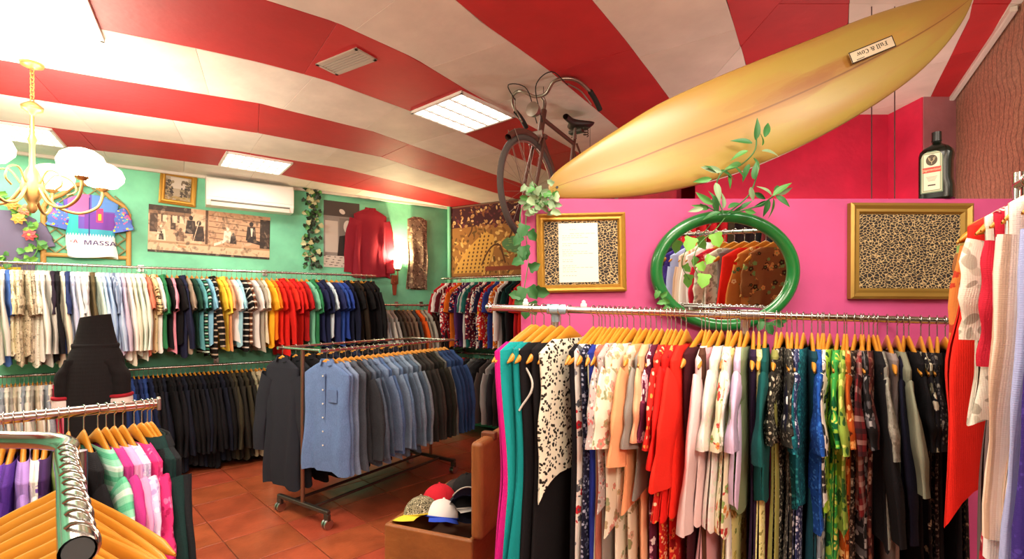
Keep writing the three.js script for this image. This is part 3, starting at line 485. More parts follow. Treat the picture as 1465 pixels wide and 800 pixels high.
// ------------------------------------------------------------------ dress rail in front of the pink partition
{
  const a = at(700, 440, 1.85), b = at(1374, 460, 1.85), yA = a.y, yB = b.y, A = [a.x, 1.85], B = [b.x, 1.85];
  const t = thing('dress_rail', 'long chrome dress rail standing in front of the pink partition', 'clothes rail', V((A[0] + B[0]) / 2, 0, 1.85));
  const x0 = A[0] - (A[0] + B[0]) / 2, x1 = -x0, ym = x => lerp(yA, yB, (x - x0) / (x1 - x0));
  mesh('rod', bar([x0, yA, 0], [x1, yB, 0], .0135, 14), M.chrome, t);
  mesh('end_cap', new THREE.SphereGeometry(.016, 12, 10).translate(x0, yA, 0), M.chrome, t);
  const joint = std(0x9fc2d6, { roughness: .3, metalness: .3 });
  for (const px of [795, 1068]) { const x = (px - CX) / F * 1.87 - (A[0] + B[0]) / 2; mesh('post', bar([x, 0, -.03], [x, ym(x) - .01, -.03], .0125, 12), M.steel, t); mesh('joint', merge([bar([x - .035, ym(x) + .002, -.004], [x + .035, ym(x), -.004], .019, 12), bar([x, ym(x) - .045, -.03], [x, ym(x), -.02], .017, 12)]), px < 900 ? joint : M.steel, t); mesh('foot', rbox(.04, .03, .34, .008, x, .015, -.1), M.darksteel, t); }
  mesh('wall_arm', bar([x1 - .03, yB, 0], [x1 - .03, yB, -.34], .011, 10), M.steel, t);
  for (const px of [752, 835]) { const x = (px - CX) / F * 1.85 - (A[0] + B[0]) / 2; mesh('clip', merge([rbox(.022, .016, .022, .004, x, ym(x) + .018, 0), new THREE.SphereGeometry(.008, 8, 6).translate(x, ym(x) + .03, 0)]), M.white, t); }
  const L = [];
  const add = (px, word, col, kind, pat, cols, over) => L.push([px, word, col, kind, pat, cols, over]);
  add(759, 'magenta', '#c4187c', 'sdress', null, null, { len: 1.3, w: .18, hem: .23 });
  add(768, 'turquoise', '#16999a', 'sdress', null, null, { len: 1.34, w: .175, hem: .2, waist: .15 });
  add(779, 'teal', '#0f8a8c', 'sdress');
  add(790, 'black', '#141216', 'sdress', null, null, { w: .17, trim: 1, hem: .2 });
  add(804, 'black', '#161417', 'sdress', null, null, { hem: .2 });
  add(815, 'cream and black', '#ece5cf', 'blouse', 'leopard', ['#1c1812', '#2a251c'], { len: .5, point: .1, sl: 0, w: .18, hem: .21, waist: .185, neck: .11, yw: -.05 });
  add(851, 'black', '#151318', 'sdress', null, null, { hem: .19 });
  add(856, 'white and red', '#ece7e0', 'sdress', 'floral', ['#7d8088', '#c32a35', '#55585f'], { hem: .18 });
  add(862, 'dark navy', '#181a30', 'sdress', 'speckle', ['#4d5675', '#aab0c6'], { hem: .2 });
  add(866, 'royal blue', '#24338f', 'sdress', null, null, { hem: .18, w: .17 });
  add(871, 'pale celadon', '#dfe6c4', 'sdress', null, null, { hem: .2, w: .18 });
  add(881, 'dusty rose', '#b56a5a', 'sdress', null, null, { hem: .19 });
  add(885, 'grey', '#b9aca8', 'blouse', 'speckle', ['#6d615f', '#e4dad4', '#c86868'], { len: .6 });
  add(892, 'brown grey', '#8e847c', 'sdress', null, null, { hem: .19 });
  add(897, 'cream', '#eee6d0', 'blouse', 'floral', ['#b9a27d', '#d78d7f', '#98a077'], { len: .68 });
  add(907, 'ivory', '#f0e8d6', 'dress', 'floral', ['#cdbb92', '#dca79a', '#a3a986'], { hem: .2 });
  add(914, 'beige', '#e2d5bd', 'sdress', 'floral', ['#a8946c', '#cfa58c', '#8d8c62'], { hem: .18 });
  add(923, 'peach', '#f3a676', 'blouse', null, null, { len: .6, sl: .3 });
  add(932, 'pale peach', '#f2b48c', 'dress', null, null, { hem: .2 });
  add(941, 'grey', '#8f8a83', 'blouse', null, null, { len: .55 });
  add(945, 'maroon', '#5b1a35', 'dress', 'floral', ['#d9a7b8', '#8e3a58', '#f0e1e1'], { hem: .21 });
  add(953, 'red', '#d42a22', 'blouse', 'dots', ['#f0a24c', '#f4d7b2'], { len: .62 });
  add(960, 'red and orange', '#c9221f', 'sdress', 'speckle', ['#f19b4c', '#f7cfa6'], { hem: .21 });
  add(966, 'bright red', '#e0201a', 'blouse', null, null, { len: .62, sl: .3, r0: .1, r1: .1 });
  add(975, 'scarlet', '#cf1c1c', 'dress', 'floral', ['#ec6d4a', '#f09a55', '#8f1216'], { hem: .19 });
  add(981, 'vivid red', '#ea2a1c', 'blouse', null, null, { len: .6, sl: .36, r0: .11, r1: .13, w: .2 });
  add(1006, 'dark maroon', '#43161f', 'sdress', null, null, { hem: .2 });
  add(1011, 'brown', '#573628', 'sdress', null, null, { hem: .18 });
  add(1015, 'pale pink', '#eed3d3', 'lblouse', null, null, { len: .64 });
  add(1024, 'rose pink', '#d9a3ab', 'sdress', null, null, { hem: .24 });
  add(1031, 'white', '#f3f0ea', 'blouse', 'print', ['#e4ebdc', '#f5dfe0'], { len: .66 });
  add(1040, 'white', '#efeee8', 'dress', 'floral', ['#dfe6d6', '#eacfcb', '#b9c9ae'], { hem: .2 });
  add(1047, 'cream', '#f2edce', 'blouse', 'floral', ['#8fae62', '#e0a25a', '#c2463f'], { len: .68 });
  add(1056, 'pale yellow', '#efe495', 'sdress', 'floral', ['#b0a154', '#7d8a42', '#d5c25c'], { hem: .18 });
  add(1061, 'lavender', '#d6bfe0', 'blouse', null, null, { len: .58 });
  add(1070, 'sage green', '#7e8c68', 'blouse', null, null, { len: .6 });
  add(1079, 'dark purple', '#2a1a35', 'sdress', null, null, { hem: .18 });
  add(1087, 'pale lemon', '#e8e39a', 'sdress', 'speckle', ['#9a9550', '#f4f0c2'], { hem: .19 });
  add(1095, 'dark teal', '#0f4f4e', 'blouse', null, null, { len: .56, sl: .28 });
  add(1113, 'olive', '#8d8c4c', 'sdress', null, null, { hem: .19 });
  add(1118, 'black and grey', '#26241f', 'dress', 'speckle', ['#8d8878', '#c7c0aa'], { hem: .2 });
  add(1126, 'charcoal', '#34332f', 'dress', 'speckle', ['#9c988a', '#1b1a18'], { hem: .19 });
  add(1134, 'navy and white', '#15172f', 'dress', 'bigdots', ['#f2f2f2'], { hem: .2 });
  add(1142, 'slate blue', '#2a2f56', 'dress', 'speckle', ['#8f97bb', '#d5d9e8'], { hem: .19 });
  add(1151, 'teal', '#0f5a68', 'blouse', 'speckle', ['#2f8f96', '#0a3a4a'], { len: .58 });
  add(1161, 'deep teal', '#0d3d4b', 'sdress', null, null, { hem: .18 });
  add(1168, 'bright blue', '#1c4ea5', 'blouse', 'speckle', ['#3d7bd1', '#123a83'], { len: .66 });
  add(1175, 'grey blue', '#8e9fb0', 'sdress', 'print', ['#3d4a5a', '#cfd8df'], { hem: .19 });
  add(1181, 'black and white', '#e6e4dc', 'blouse', 'print', ['#1c1c1c', '#3a3a3a'], { len: .56 });
  add(1186, 'lime green', '#9ec93c', 'blouse', 'floral', ['#1f8f4d', '#dcea72', '#12492c'], { len: .6 });
  add(1196, 'green', '#3da34c', 'dress', 'print', ['#a6d24a', '#125c36', '#e1e16a'], { hem: .19 });
  add(1206, 'yellow green', '#8fae45', 'blouse', 'print', ['#2f5f2c', '#d8e07a'], { len: .66 });
  add(1213, 'burnt orange', '#b4531b', 'dress', 'floral', ['#e7a55a', '#5b2410', '#efc88a'], { hem: .18 });
  add(1222, 'dark brown', '#2b211d', 'dress', 'speckle', ['#8b7d6d', '#c2b39d'], { hem: .2 });
  add(1230, 'black', '#1c1a1c', 'dress', 'print', ['#5d5a5e', '#a3a0a0'], { hem: .19 });
  add(1237, 'red and black', '#7a1e22', 'blouse', 'plaid', ['#19171a', '#d7c7b4'], { len: .6 });
  add(1243, 'dark red', '#5a2a28', 'dress', 'floral', ['#c9a190', '#221518', '#8d5a48'], { hem: .19 });
  add(1248, 'black', '#17161a', 'lblouse', null, null, { len: .7 });
  add(1254, 'grey', '#8f8d82', 'blouse', 'speckle', ['#77756b', '#a7a498'], { len: .68, w: .2 });
  add(1268, 'taupe grey', '#938582', 'sdress', null, null, { hem: .25, len: 1.3 });
  add(1284, 'grey olive', '#8b8d78', 'blouse', null, null, { len: .52, sl: .34, w: .21 });
  add(1292, 'dark navy', '#15162a', 'lblouse', null, null, { len: .6 });
  add(1300, 'black', '#131115', 'dress', null, null, { hem: .2 });
  add(1316, 'black and cream', '#17141a', 'dress', 'floral', ['#b9b092', '#615a48', '#e2dbc2'], { hem: .2 });
  add(1328, 'black', '#18151a', 'dress', 'speckle', ['#4a4448', '#837a70'], { hem: .2 });
  add(1340, 'black', '#121015', 'dress', null, null, { hem: .22 });
  add(1351, 'black', '#141116', 'sdress', null, null, { hem: .2 });
  add(1360, 'black and brown', '#1a1512', 'dress', 'speckle', ['#5c4a3c', '#8a745c'], { hem: .2 });
  const p1 = px => [(px - CX) / F * 1.85, 1.85];
  const PN = { dots: 'dotted ', bigdots: 'polka-dotted ', speckle: 'speckled ', print: 'printed ', floral: 'floral ', leopard: 'spotted ', plaid: 'plaid ' };
  const nm = L.map(it => it[6]?.trim ? 'black sleeveless dress with white armhole piping' : `${it[1]} ${PN[it[4]] || ''}${(it[6]?.sl === 0 && it[3] === 'blouse') ? 'sleeveless blouse with pointed hem' : KNAME[it[3]]}`), lb = railLabels(nm, L.map(it => it[1]), 'on the dress rail');
  L.forEach((it, k) => {
    const [px, word, col, kind, pat, cols, over = {}] = it; const p = p1(px), y = lerp(yA, yB, (p[0] - A[0]) / (B[0] - A[0]));
    const f = sst(900, 760, px), yaw = yawOf(lerp(-.55, -.74, f), lerp(-.835, -.67, f)) + rr(-7, 7) * D2R + (over.yw || 0), pos = V(p[0] + rr(-.006, .006), y, p[1]);
    hanger(pos, yaw, holding(lb[k], nm[k] + ' on the dress rail'), 'hangers on the dress rail', kind === 'sdress' ? .93 : .9);
    const { trim, yw, ...ov } = over;
    const g = garment(kind, 1 + k * .06, { fold: .011, nf: 2.2, t: .017, st: .017, ...ov, w: (ov.w ?? KIND[kind].w) + .012, neck: ov.neck ?? (kind === 'sdress' ? .135 : .125) }, fabric(col, pat, cols), pos, yaw, lb[k], 'dresses and blouses on the dress rail');
    if (trim) for (const z of [1]) { const w = .17, pts = []; for (let i = 0; i <= 12; i++) { const b = i / 12; pts.push([w + .006 - .035 * Math.sin(b * Math.PI) * .6, hy(w) + .02 - b * .22, -.012 + .024 * Math.sin(b * 6.28 + 1)]); } mesh('piping', tube(pts, .004, 20, 6), fabric('#e8e4da'), g); const q = pts.map(p => [p[0] - .03 * Math.sin((p[1] - hy(w)) * -14), p[1], p[2] + .016]); mesh('piping', tube(q, .004, 20, 6), fabric('#e8e4da'), g); }
  });
}
// ------------------------------------------------------------------ rack of clothes beside the photographer
{
  const A = [1.549, 1.48], B = [1.016, .62], y = 1.98, u = [(B[0] - A[0]) / 1.012, (B[1] - A[1]) / 1.012];
  const t = thing('clothes_rail', 'tall chrome clothes rail with bright blouses and a white shirt beside the partition end', 'clothes rail', V(A[0], 0, A[1]), yawOf(u[0], u[1]));
  mesh('rod', bar([-.06, y, 0], [1.02, y, 0], .0135, 12), M.chrome, t);
  for (const x of [-.05, 1.0]) { mesh('post', bar([x, 0, .0], [x, y + .04, .0], .014, 12), M.chrome, t); mesh('foot', rbox(.04, .03, .5, .008, x, .015, 0), M.darksteel, t); }
  const L = [['brown and orange printed', '#8d5a34', 'blouse', 'floral', ['#e0a25a', '#3a2417', '#7aa05a'], { len: .8, w: .165, hem: .16, sl: .18, r0: .07, r1: .06 }], ['orange and green printed', '#c87a3a', 'lblouse', 'floral', ['#2f6f4a', '#f0d7a0', '#b13a24'], { len: .75, w: .175, hem: .17, r0: .06 }], ['bright red', '#e6281c', 'blouse', null, null, { len: .74, point: .17, sl: 0, w: .2, hem: .27, waist: .22 }], ['taupe grey', '#786a68', 'sdress', null, null, { hem: .2, len: 1.2 }], ['cream printed', '#e3dccb', 'blouse', 'print', ['#a9a291', '#c9c2ae'], { len: .6 }], ['red floral', '#c32339', 'dress', 'floral', ['#eb8d86', '#f3c7b5', '#7d1226'], { len: .95, w: .19, hem: .21, sl: .3, r0: .06, r1: .06, a0: 6 }], ['white', '#f1efec', 'shirt', null, null, { len: .85, sl: .74, r0: .06, r1: .045, w: .19, hem: .19, a0: 5 }], ['peach and cream striped', '#f2d9c4', 'shirt', 'stripeV', ['#d98f6a', '#f6e6d8', '#c9a78d'], { len: .8, sl: .68, r0: .06, r1: .045, w: .19, hem: .19, a0: 5 }], ['lavender blue', '#aab4e2', 'shirt', null, null, { len: .9, sl: .8, r0: .05, r1: .04, w: .185, hem: .18, a0: 3 }], ['deep purple', '#3a2a78', 'shirt', 'speckle', ['#3a2a78', '#4c3a92'], { len: .95, sl: .8, r0: .045, r1: .04, w: .175, hem: .17, a0: 2 }], ['dark navy', '#1c2038', 'jacket', null, null, { len: .5, sl: .25, r0: .05, r1: .06, w: .17, hem: .17, a0: 3 }]];
  const nm = L.map(c => `${c[0]} ${KNAME[c[2]]}`);
  L.forEach((c, k) => { const s = .03 + k * .068, p = [A[0] + u[0] * s, A[1] + u[1] * s], yaw = yawOf(-.99, .1) + rr(-3, 3) * D2R, pos = V(p[0], y, p[1]);
    hanger(pos, yaw, `wooden hanger holding the ${nm[k]} on the tall rail`, 'hangers on the tall rail');
    garment(c[2], 1 + k * .21, { fold: .014, nf: 3, t: .022, a0: 14, a1: 0, ...c[5] }, fabric(c[1], c[3], c[4]), pos, yaw, `${c[0]} ${KNAME[c[2]]} on the tall rail beside the dress rail`, 'clothes on the tall rail'); });
}
// ------------------------------------------------------------------ racks at the front left
{
  // tube that bends towards the photographer, with empty hangers
  const y = 1.31, t = thing('bent_rail', 'thick chrome rail that bends towards the viewer with an open end', 'clothes rail', V(-.95, 0, 1.07));
  const W = (X, d) => [X + .95, y, -(d - 1.07)];
  const path = [W(-2.5, 1.16), W(-1.7, 1.11), W(-1.15, 1.075), W(-1.0, 1.06), W(-.93, 1.025), W(-.885, .97), W(-.74, .82), W(-.6, .67), W(-.515, .58)];
  mesh('rod', tube(path, .0185, 90, 18), M.chrome, t);
  mesh('end_socket', bar(W(-.53, .597), W(-.516, .582), .0155, 16), std(0x3a3f42, { roughness: .7 }), t);
  mesh('post', bar([-1.3, 0, -.07], [-1.3, y, -.07], .016, 12), M.chrome, t); mesh('foot', rbox(.4, .03, .05, .01, -1.3, .015, -.07), M.darksteel, t);
  mesh('post', bar([.03, 0, .03], [.03, y - .015, .03], .014, 12), M.chrome, t); mesh('foot', rbox(.05, .03, .4, .01, .03, .015, .03), M.darksteel, t);
  for (let k = 0; k < 10; k++) { const f = k / 9, X = lerp(-.535, -.865, f), d = lerp(.605, .95, f);
    hanger(V(X, y, d), -.06 + rr(-.12, .12), 'empty yellow wooden hanger on the bent chrome rail', 'empty hangers on the bent rail', 1, 1.28); }
}
{
  const y = 1.269, A = [-2.1, .98], B = [-1.222, 1.686];
  const L0 = Math.hypot(B[0] - A[0], B[1] - A[1]), u = [(B[0] - A[0]) / L0, (B[1] - A[1]) / L0];
  const t = thing('clothes_rail', 'chrome clothes rail with a cut end holding pink and purple tops', 'clothes rail', V(B[0], 0, B[1]), yawOf(u[0], u[1]));
  mesh('rod', bar([-L0, y, 0], [0, y, 0], .0165, 14), M.chrome, t); mesh('end_cap', rbox(.012, .042, .042, .004, .004, y, 0), M.steel, t);
  mesh('post', bar([-.42, 0, 0], [-.42, y, 0], .014, 12), M.chrome, t); mesh('foot', rbox(.05, .03, .44, .01, -.42, .015, 0), M.darksteel, t);
  const L = [[5, 'violet', '#6b3fa8', 'tee'], [20, 'deep violet', '#54308c', 'blouse'], [34, 'lilac', '#a886cf', 'tee'], [52, 'cream and violet', '#eee7dc', 'blouse', 'print', ['#7d55b0', '#eee7dc', '#f6f1e8']], [66, 'plum', '#3d2255', 'blouse'], [84, 'olive green', '#7f9a4e', 'tee'], [98, 'dark red printed', '#7d2430', 'blouse', 'print', ['#e0c8b0', '#2b1a1c']], [120, 'black', '#17161a', 'blouse'], [140, 'mint striped', '#8fd6b4', 'tee', 'stripeH', ['#5fbf94', '#d8f2e4']], [152, 'magenta', '#c23a8a', 'tee'], [164, 'pastel pink', '#eda4cf', 'blouse'], [176, 'pale lilac', '#dcd0f0', 'blouse', 'speckle', ['#b8a4dc', '#f5eefb']], [192, 'hot pink lacy', '#e0367d', 'blouse', 'lace', ['#b8205d', '#f478a8']], [203, 'black', '#15191c', 'lblouse'], [211, 'dark bottle green', '#16302f', 'jacket'], [217, 'charcoal', '#1c1e22', 'jacket']];
  const pt = lineFn(A, B), nm = L.map(c => `${c[1]} ${KNAME[c[3]]}`), lb = railLabels(nm, L.map(c => c[1]), 'on the cut-ended chrome rail');
  L.forEach((c, k) => { const p = pt(c[0]), f = c[0] / 215, d = [lerp(.6, .86, f), lerp(-.8, -.5, f)], yaw = yawOf(d[0], d[1]) + rr(-4, 4) * D2R, pos = V(p[0], y, p[1]);
    hanger(pos, yaw, holding(lb[k], nm[k] + ' on the cut-ended chrome rail'), 'hangers on the cut-ended rail');
    garment(c[3], 1 + k * .19, { len: .7, neck: .12, w: .2 }, fabric(c[2], c[4], c[5]), pos, yaw, lb[k], 'tops on the cut-ended rail'); });
}
// black funnel-necked cape jacket on a bust stand
{
  const p = at(137, 560, 2.05), t = thing('bust_form', 'black funnel-necked jacket on a bust stand behind the cut-ended rail', 'mannequin', V(p.x, 0, 2.05), .35);
  const felt = fabric('#1d1a1b'), R = [];
  const prof0 = [[1.565, .05, .048], [1.55, .053, .05], [1.5, .062, .055], [1.455, .072, .06], [1.43, .085, .066], [1.40, .105, .072], [1.36, .128, .08], [1.31, .142, .086], [1.24, .15, .09], [1.15, .148, .092], [1.0, .146, .092], [.85, .155, .098], [.72, .165, .1]];
  const prof = prof0.map(([y, a, b]) => [y, a * (y > 1.44 ? 1 : lerp(.92, .68, sst(1.44, 1.3, y))), b]);
  prof.forEach(([y, a, b], j) => { const r = []; for (let i = 0; i <= 40; i++) { const th = i / 40 * Math.PI * 2, f = 1 + .035 * sst(1.3, .9, y) * Math.sin(th * 7 + y * 3); r.push([Math.cos(th) * a * f, y + (j === 0 ? .008 * Math.cos(th) : 0), Math.sin(th) * b * f, th, y]); } R.push(r); });
  mesh('jacket_body', grid(R, true), felt, t);
  const neck = []; for (const [y, k] of [[1.446, .9], [1.45, .95], [1.442, .98], [1.43, .95]]) { const r = []; for (let i = 0; i <= 32; i++) { const th = i / 32 * Math.PI * 2; r.push([Math.cos(th) * .083 * k, y, Math.sin(th) * .066 * k, th, y]); } neck.push(r); }
  mesh('collar_seam', grid(neck, true), felt, t);
  for (const s of [-1, 1]) {
    const rows = []; for (let j = 0; j <= 12; j++) { const b = j / 12, x = s * lerp(.06, .094, sst(0, .5, b)), y = lerp(1.385, 1.235, b), r = lerp(.046, .042, b); const ring = []; for (let i = 0; i <= 16; i++) { const th = i / 16 * Math.PI * 2; ring.push([x + Math.cos(th) * r * .75, y, .02 + Math.sin(th) * r * (1 + .05 * Math.sin(j * 2)), th, b]); } rows.push(ring); }
    const sl = mesh('sleeve', grid(rows, true), felt, t);
    mesh('cuff', new THREE.TorusGeometry(.036, .01, 8, 20).rotateX(Math.PI / 2).scale(.8, 1, 1).translate(s * .094, 1.232, .02), fabric('#a3202c'), sl);
    mesh('trim_band', lathe([[.05, 0], [.056, .02], [.054, .055], [.047, .06]], 20).scale(.72, 1, .95).translate(s * .094, 1.168, .02), fabric('#e9d9d2'), sl);
    mesh('trim_stripe', lathe([[.05, 0], [.058, .004], [.058, .012], [.05, .014]], 20).scale(.72, 1, .95).translate(s * .094, 1.226, .02), fabric('#b02432'), sl);
  }
  mesh('stand_pole', bar([0, .04, 0], [0, .8, 0], .014, 12), M.chrome, t); mesh('stand_base', lathe([[0, 0], [.15, 0], [.15, .012], [.03, .03], [.016, .05]], 28), M.darksteel, t);
}
// ------------------------------------------------------------------ things on the partition
function pictureFrame(t, w, h, fw, fd, mat, inner) {                        // bevelled moulding, centred, back at z = 0
  const prof = [[0, 0], [0, fd * .8], [fw * .25, fd], [fw * .55, fd * .7], [fw * .8, fd * .75], [fw, fd * .35], [fw, 0]];
  for (const [L, ang, off] of [[w, 0, h / 2], [w, Math.PI, h / 2], [h, Math.PI / 2, w / 2], [h, -Math.PI / 2, w / 2]]) {
    const rows = []; for (const e of [-1, 1]) { const r = []; for (const [a, z] of prof) r.push([e * (L / 2 - a), off - a, z, e * L * 2, a * 6]); rows.push(r); }
    const g = grid(rows).toNonIndexed(); g.computeVertexNormals(); mesh('frame_side', g.rotateZ(ang), mat, t);
  }
}
const leoTex = (() => dtex(512, (u, v) => { let b = 9, b2 = 9; const N = 26, x = u * N + .9 * (fbm(u * 20, v * 20, 20, 31, 2) - .5), y = v * N * 1.0 + .9 * (fbm(u * 20, v * 20, 20, 35, 2) - .5), xi = Math.floor(x), yi = Math.floor(y); for (let i = -1; i < 2; i++) for (let j = -1; j < 2; j++) { const m = a => ((a % N) + N) % N, cx = xi + i + hsh(m(xi + i), m(yi + j), 1), cy = yi + j + hsh(m(xi + i), m(yi + j), 2), q = Math.hypot((x - cx) * .8, (y - cy) * 1.25); if (q < b) { b2 = b; b = q; } else if (q < b2) b2 = q; } const e = b2 - b; return e < .13 ? [.76, .66, .47] : e < .2 ? [.45, .36, .24] : [.11, .08, .06]; }, true))();
const flat = (w, h, mat, z = 0, x = 0, y = 0) => { const g = new THREE.PlaneGeometry(w, h).translate(x, y, z); return g; };
{ // left frame with the notice
  const c = at(831, 362, PD - .002), t = thing('framed_notice', 'gold frame of leopard print with a typed paper notice', 'picture frame', V(c.x, c.y, PD - .002), -.0), k = PD / F;
  const w = 126 * k, h = 112 * k; t.rotation.z = .02;
  mesh('backing', box(w - .02, h - .02, .006, 0, 0, .006), std(0xffffff, { roughness: .7, map: rep(leoTex, 1.1, 1.0) }), t);
  pictureFrame(t, w, h, .034, .026, M.gold);
  const paper = ctex(256, 384, (x, W, H) => { x.fillStyle = '#e8e6d2'; x.fillRect(0, 0, W, H); x.fillStyle = '#8e9088'; for (let i = 0; i < 24; i++) { const y = 40 + i * 13; const n = [3, 0, 5, 7, 6, 4, 0, 5][i % 8]; let px = 24 + (i < 3 ? 50 : 0); for (let q = 0; q < n; q++) { const l = 8 + ((i * 7 + q * 5) % 5) * 5; x.fillRect(px, y, l, 3); px += l + 6; } } }, false);
  mesh('paper_notice', box(56 * k, 84 * k, .002, -4 * k, 0 * k, .012), std(0xffffff, { map: paper, roughness: .6 }), t);
}
{ // right frame
  const c = at(1299, 360, PD - .002), t = thing('framed_leopard_print', 'large gold frame holding only leopard print fabric', 'picture frame', V(c.x, c.y, PD - .002)), k = PD / F, w = 174 * k, h = 136 * k;
  t.rotation.z = -.004;
  mesh('backing', box(w - .02, h - .02, .006, 0, 0, .006), std(0xffffff, { roughness: .7, map: rep(leoTex, 1.5, 1.2) }), t);
  pictureFrame(t, w, h, .048, .03, std(0x9b7a35, { metalness: .5, roughness: .4 }));
}
{ // oval mirror
  const k = PD / F, c = at(1037, 388, PD - .05), t = thing('oval_mirror', 'oval mirror in a thick green tubular frame', 'mirror', V(c.x, c.y, PD - .05));
  t.rotation.x = .05; t.rotation.z = -.04; const a = 96 * k, b = 76 * k;
  const pts = []; for (let i = 0; i < 48; i++) { const q = i / 48 * Math.PI * 2; pts.push([Math.cos(q) * a, Math.sin(q) * b, 0]); }
  mesh('frame', tube(pts, .0265, 96, 16, true), new THREE.MeshPhysicalMaterial({ color: 0x0d6a2c, roughness: .28, clearcoat: .6, clearcoatRoughness: .15 }), t);
  mesh('glass', new THREE.CylinderGeometry(1, 1, .006, 64).rotateX(Math.PI / 2).scale(a, b, 1).translate(0, 0, -.004), new THREE.MeshStandardMaterial({ color: 0xdfe3e0, metalness: 1, roughness: .015 }), t);
  mesh('back_board', new THREE.CylinderGeometry(1, 1, .012, 48).rotateX(Math.PI / 2).scale(a, b, 1).translate(0, 0, -.016), std(0x2b2520), t);
}
{ // herb liqueur bottle
  const d = PD + .05, k = d / F, t = thing('liqueur_bottle', 'dark green square-shouldered liqueur bottle with a white and red label', 'bottle', V((1340 - CX) / F * d, PTOP, d), -.9), H = 98 * k;
  const rows = []; const prof = [[0, .86], [.01, .98], [.03, 1], [.2, 1], [.3, 1], [.55, 1], [.66, .99], [.72, .92], [.77, .72], [.81, .42], [.835, .27], [.86, .25], [.97, .25]];
  for (const [v, s] of prof) { const r = []; for (let i = 0; i <= 32; i++) { const q = i / 32 * Math.PI * 2, c = Math.cos(q), n = Math.sin(q), e = v > .8 ? 1 : .55; let x = 19.5 * k * s * Math.sign(c) * Math.pow(Math.abs(c), e), z = 15 * k * s * Math.sign(n) * Math.pow(Math.abs(n), e); if (c > .2 && v >= .3 && v <= .55) x -= 3 * k * (v > .3 && v < .55 ? 1 : .6); r.push([x, v * H, z, i / 32, v]); } rows.push(r); }
  mesh('glass', grid(rows, true), new THREE.MeshPhysicalMaterial({ color: 0x0c130d, roughness: .25 }), t);
  mesh('cap', merge([new THREE.CylinderGeometry(5.6 * k, 5.6 * k, .13 * H, 20).translate(0, .935 * H, 0), new THREE.CylinderGeometry(6 * k, 6 * k, .012 * H, 20).translate(0, .87 * H, 0)]), std(0x14120f, { roughness: .35 }), t);
  const lab = ctex(256, 512, (x, W, Hh) => {
    x.fillStyle = '#6f8468'; x.fillRect(0, 0, W, Hh); x.fillStyle = '#cfcfae'; x.fillRect(14, 14, W - 28, Hh - 28); x.fillStyle = '#7d9170'; x.fillRect(24, 24, W - 48, Hh - 48); x.fillStyle = '#e7e0c6'; x.fillRect(34, 34, W - 68, Hh - 68);
    x.fillStyle = '#4a3a22'; x.beginPath(); x.arc(128, 110, 66, 0, 7); x.fill(); x.strokeStyle = '#c9b487'; x.lineWidth = 7; x.beginPath(); x.moveTo(90, 70); x.quadraticCurveTo(92, 112, 128, 128); x.quadraticCurveTo(164, 112, 166, 70); x.moveTo(128, 128); x.lineTo(128, 158); x.moveTo(106, 78); x.lineTo(110, 104); x.moveTo(150, 78); x.lineTo(146, 104); x.stroke();
    x.fillStyle = '#c9402f'; x.fillRect(20, 196, W - 40, 66); x.fillStyle = '#e9cfa8'; x.font = 'bold 36px serif'; x.textAlign = 'center'; x.fillText('Jägermeister', 128, 240, 206);
    x.fillStyle = '#9a7a62'; for (let i = 0; i < 4; i++) x.fillRect(64 + i * 8, 312 + i * 16, 128 - i * 16, 5); x.fillStyle = '#3a3226'; x.fillRect(84, 410, 88, 16); }, false);
  const sh = [], lw = 12.2 * k, l0 = .1 * H, l1 = .7 * H; for (const [a, b] of [[-1, 0], [1, 0], [1, .84], [.8, .95], [.4, 1], [-.4, 1], [-.8, .95], [-1, .84]]) sh.push([a * lw, lerp(l0, l1, b)]);
  const g = extrude(sh, .0015); { const uv = g.attributes.uv, p = g.attributes.position; for (let i = 0; i < uv.count; i++) uv.setXY(i, (p.getX(i) + lw) / (2 * lw), (p.getY(i) - l0) / (l1 - l0)); }
  mesh('paper_label', g.translate(-2.5 * k, 0, 15.1 * k), std(0xffffff, { map: lab, roughness: .45 }), t);
}
// thin cables from the ceiling to the partition
for (const px of [1247, 1280]) { const d = PD + .07; const b = V((px - CX) / F * d, PTOP, d); const m = new THREE.Mesh(bar([0, 0, 0], [0, CH - PTOP, 0], .0022, 6), std(0x3a1a20)); m.name = numbered('cable'); m.position.copy(b); m.castShadow = true; scene.add(m); tag(m, px < 1260 ? 'thin dark hanging cable farther from the liqueur bottle' : 'thin dark hanging cable next to the liqueur bottle', 'cable'); }
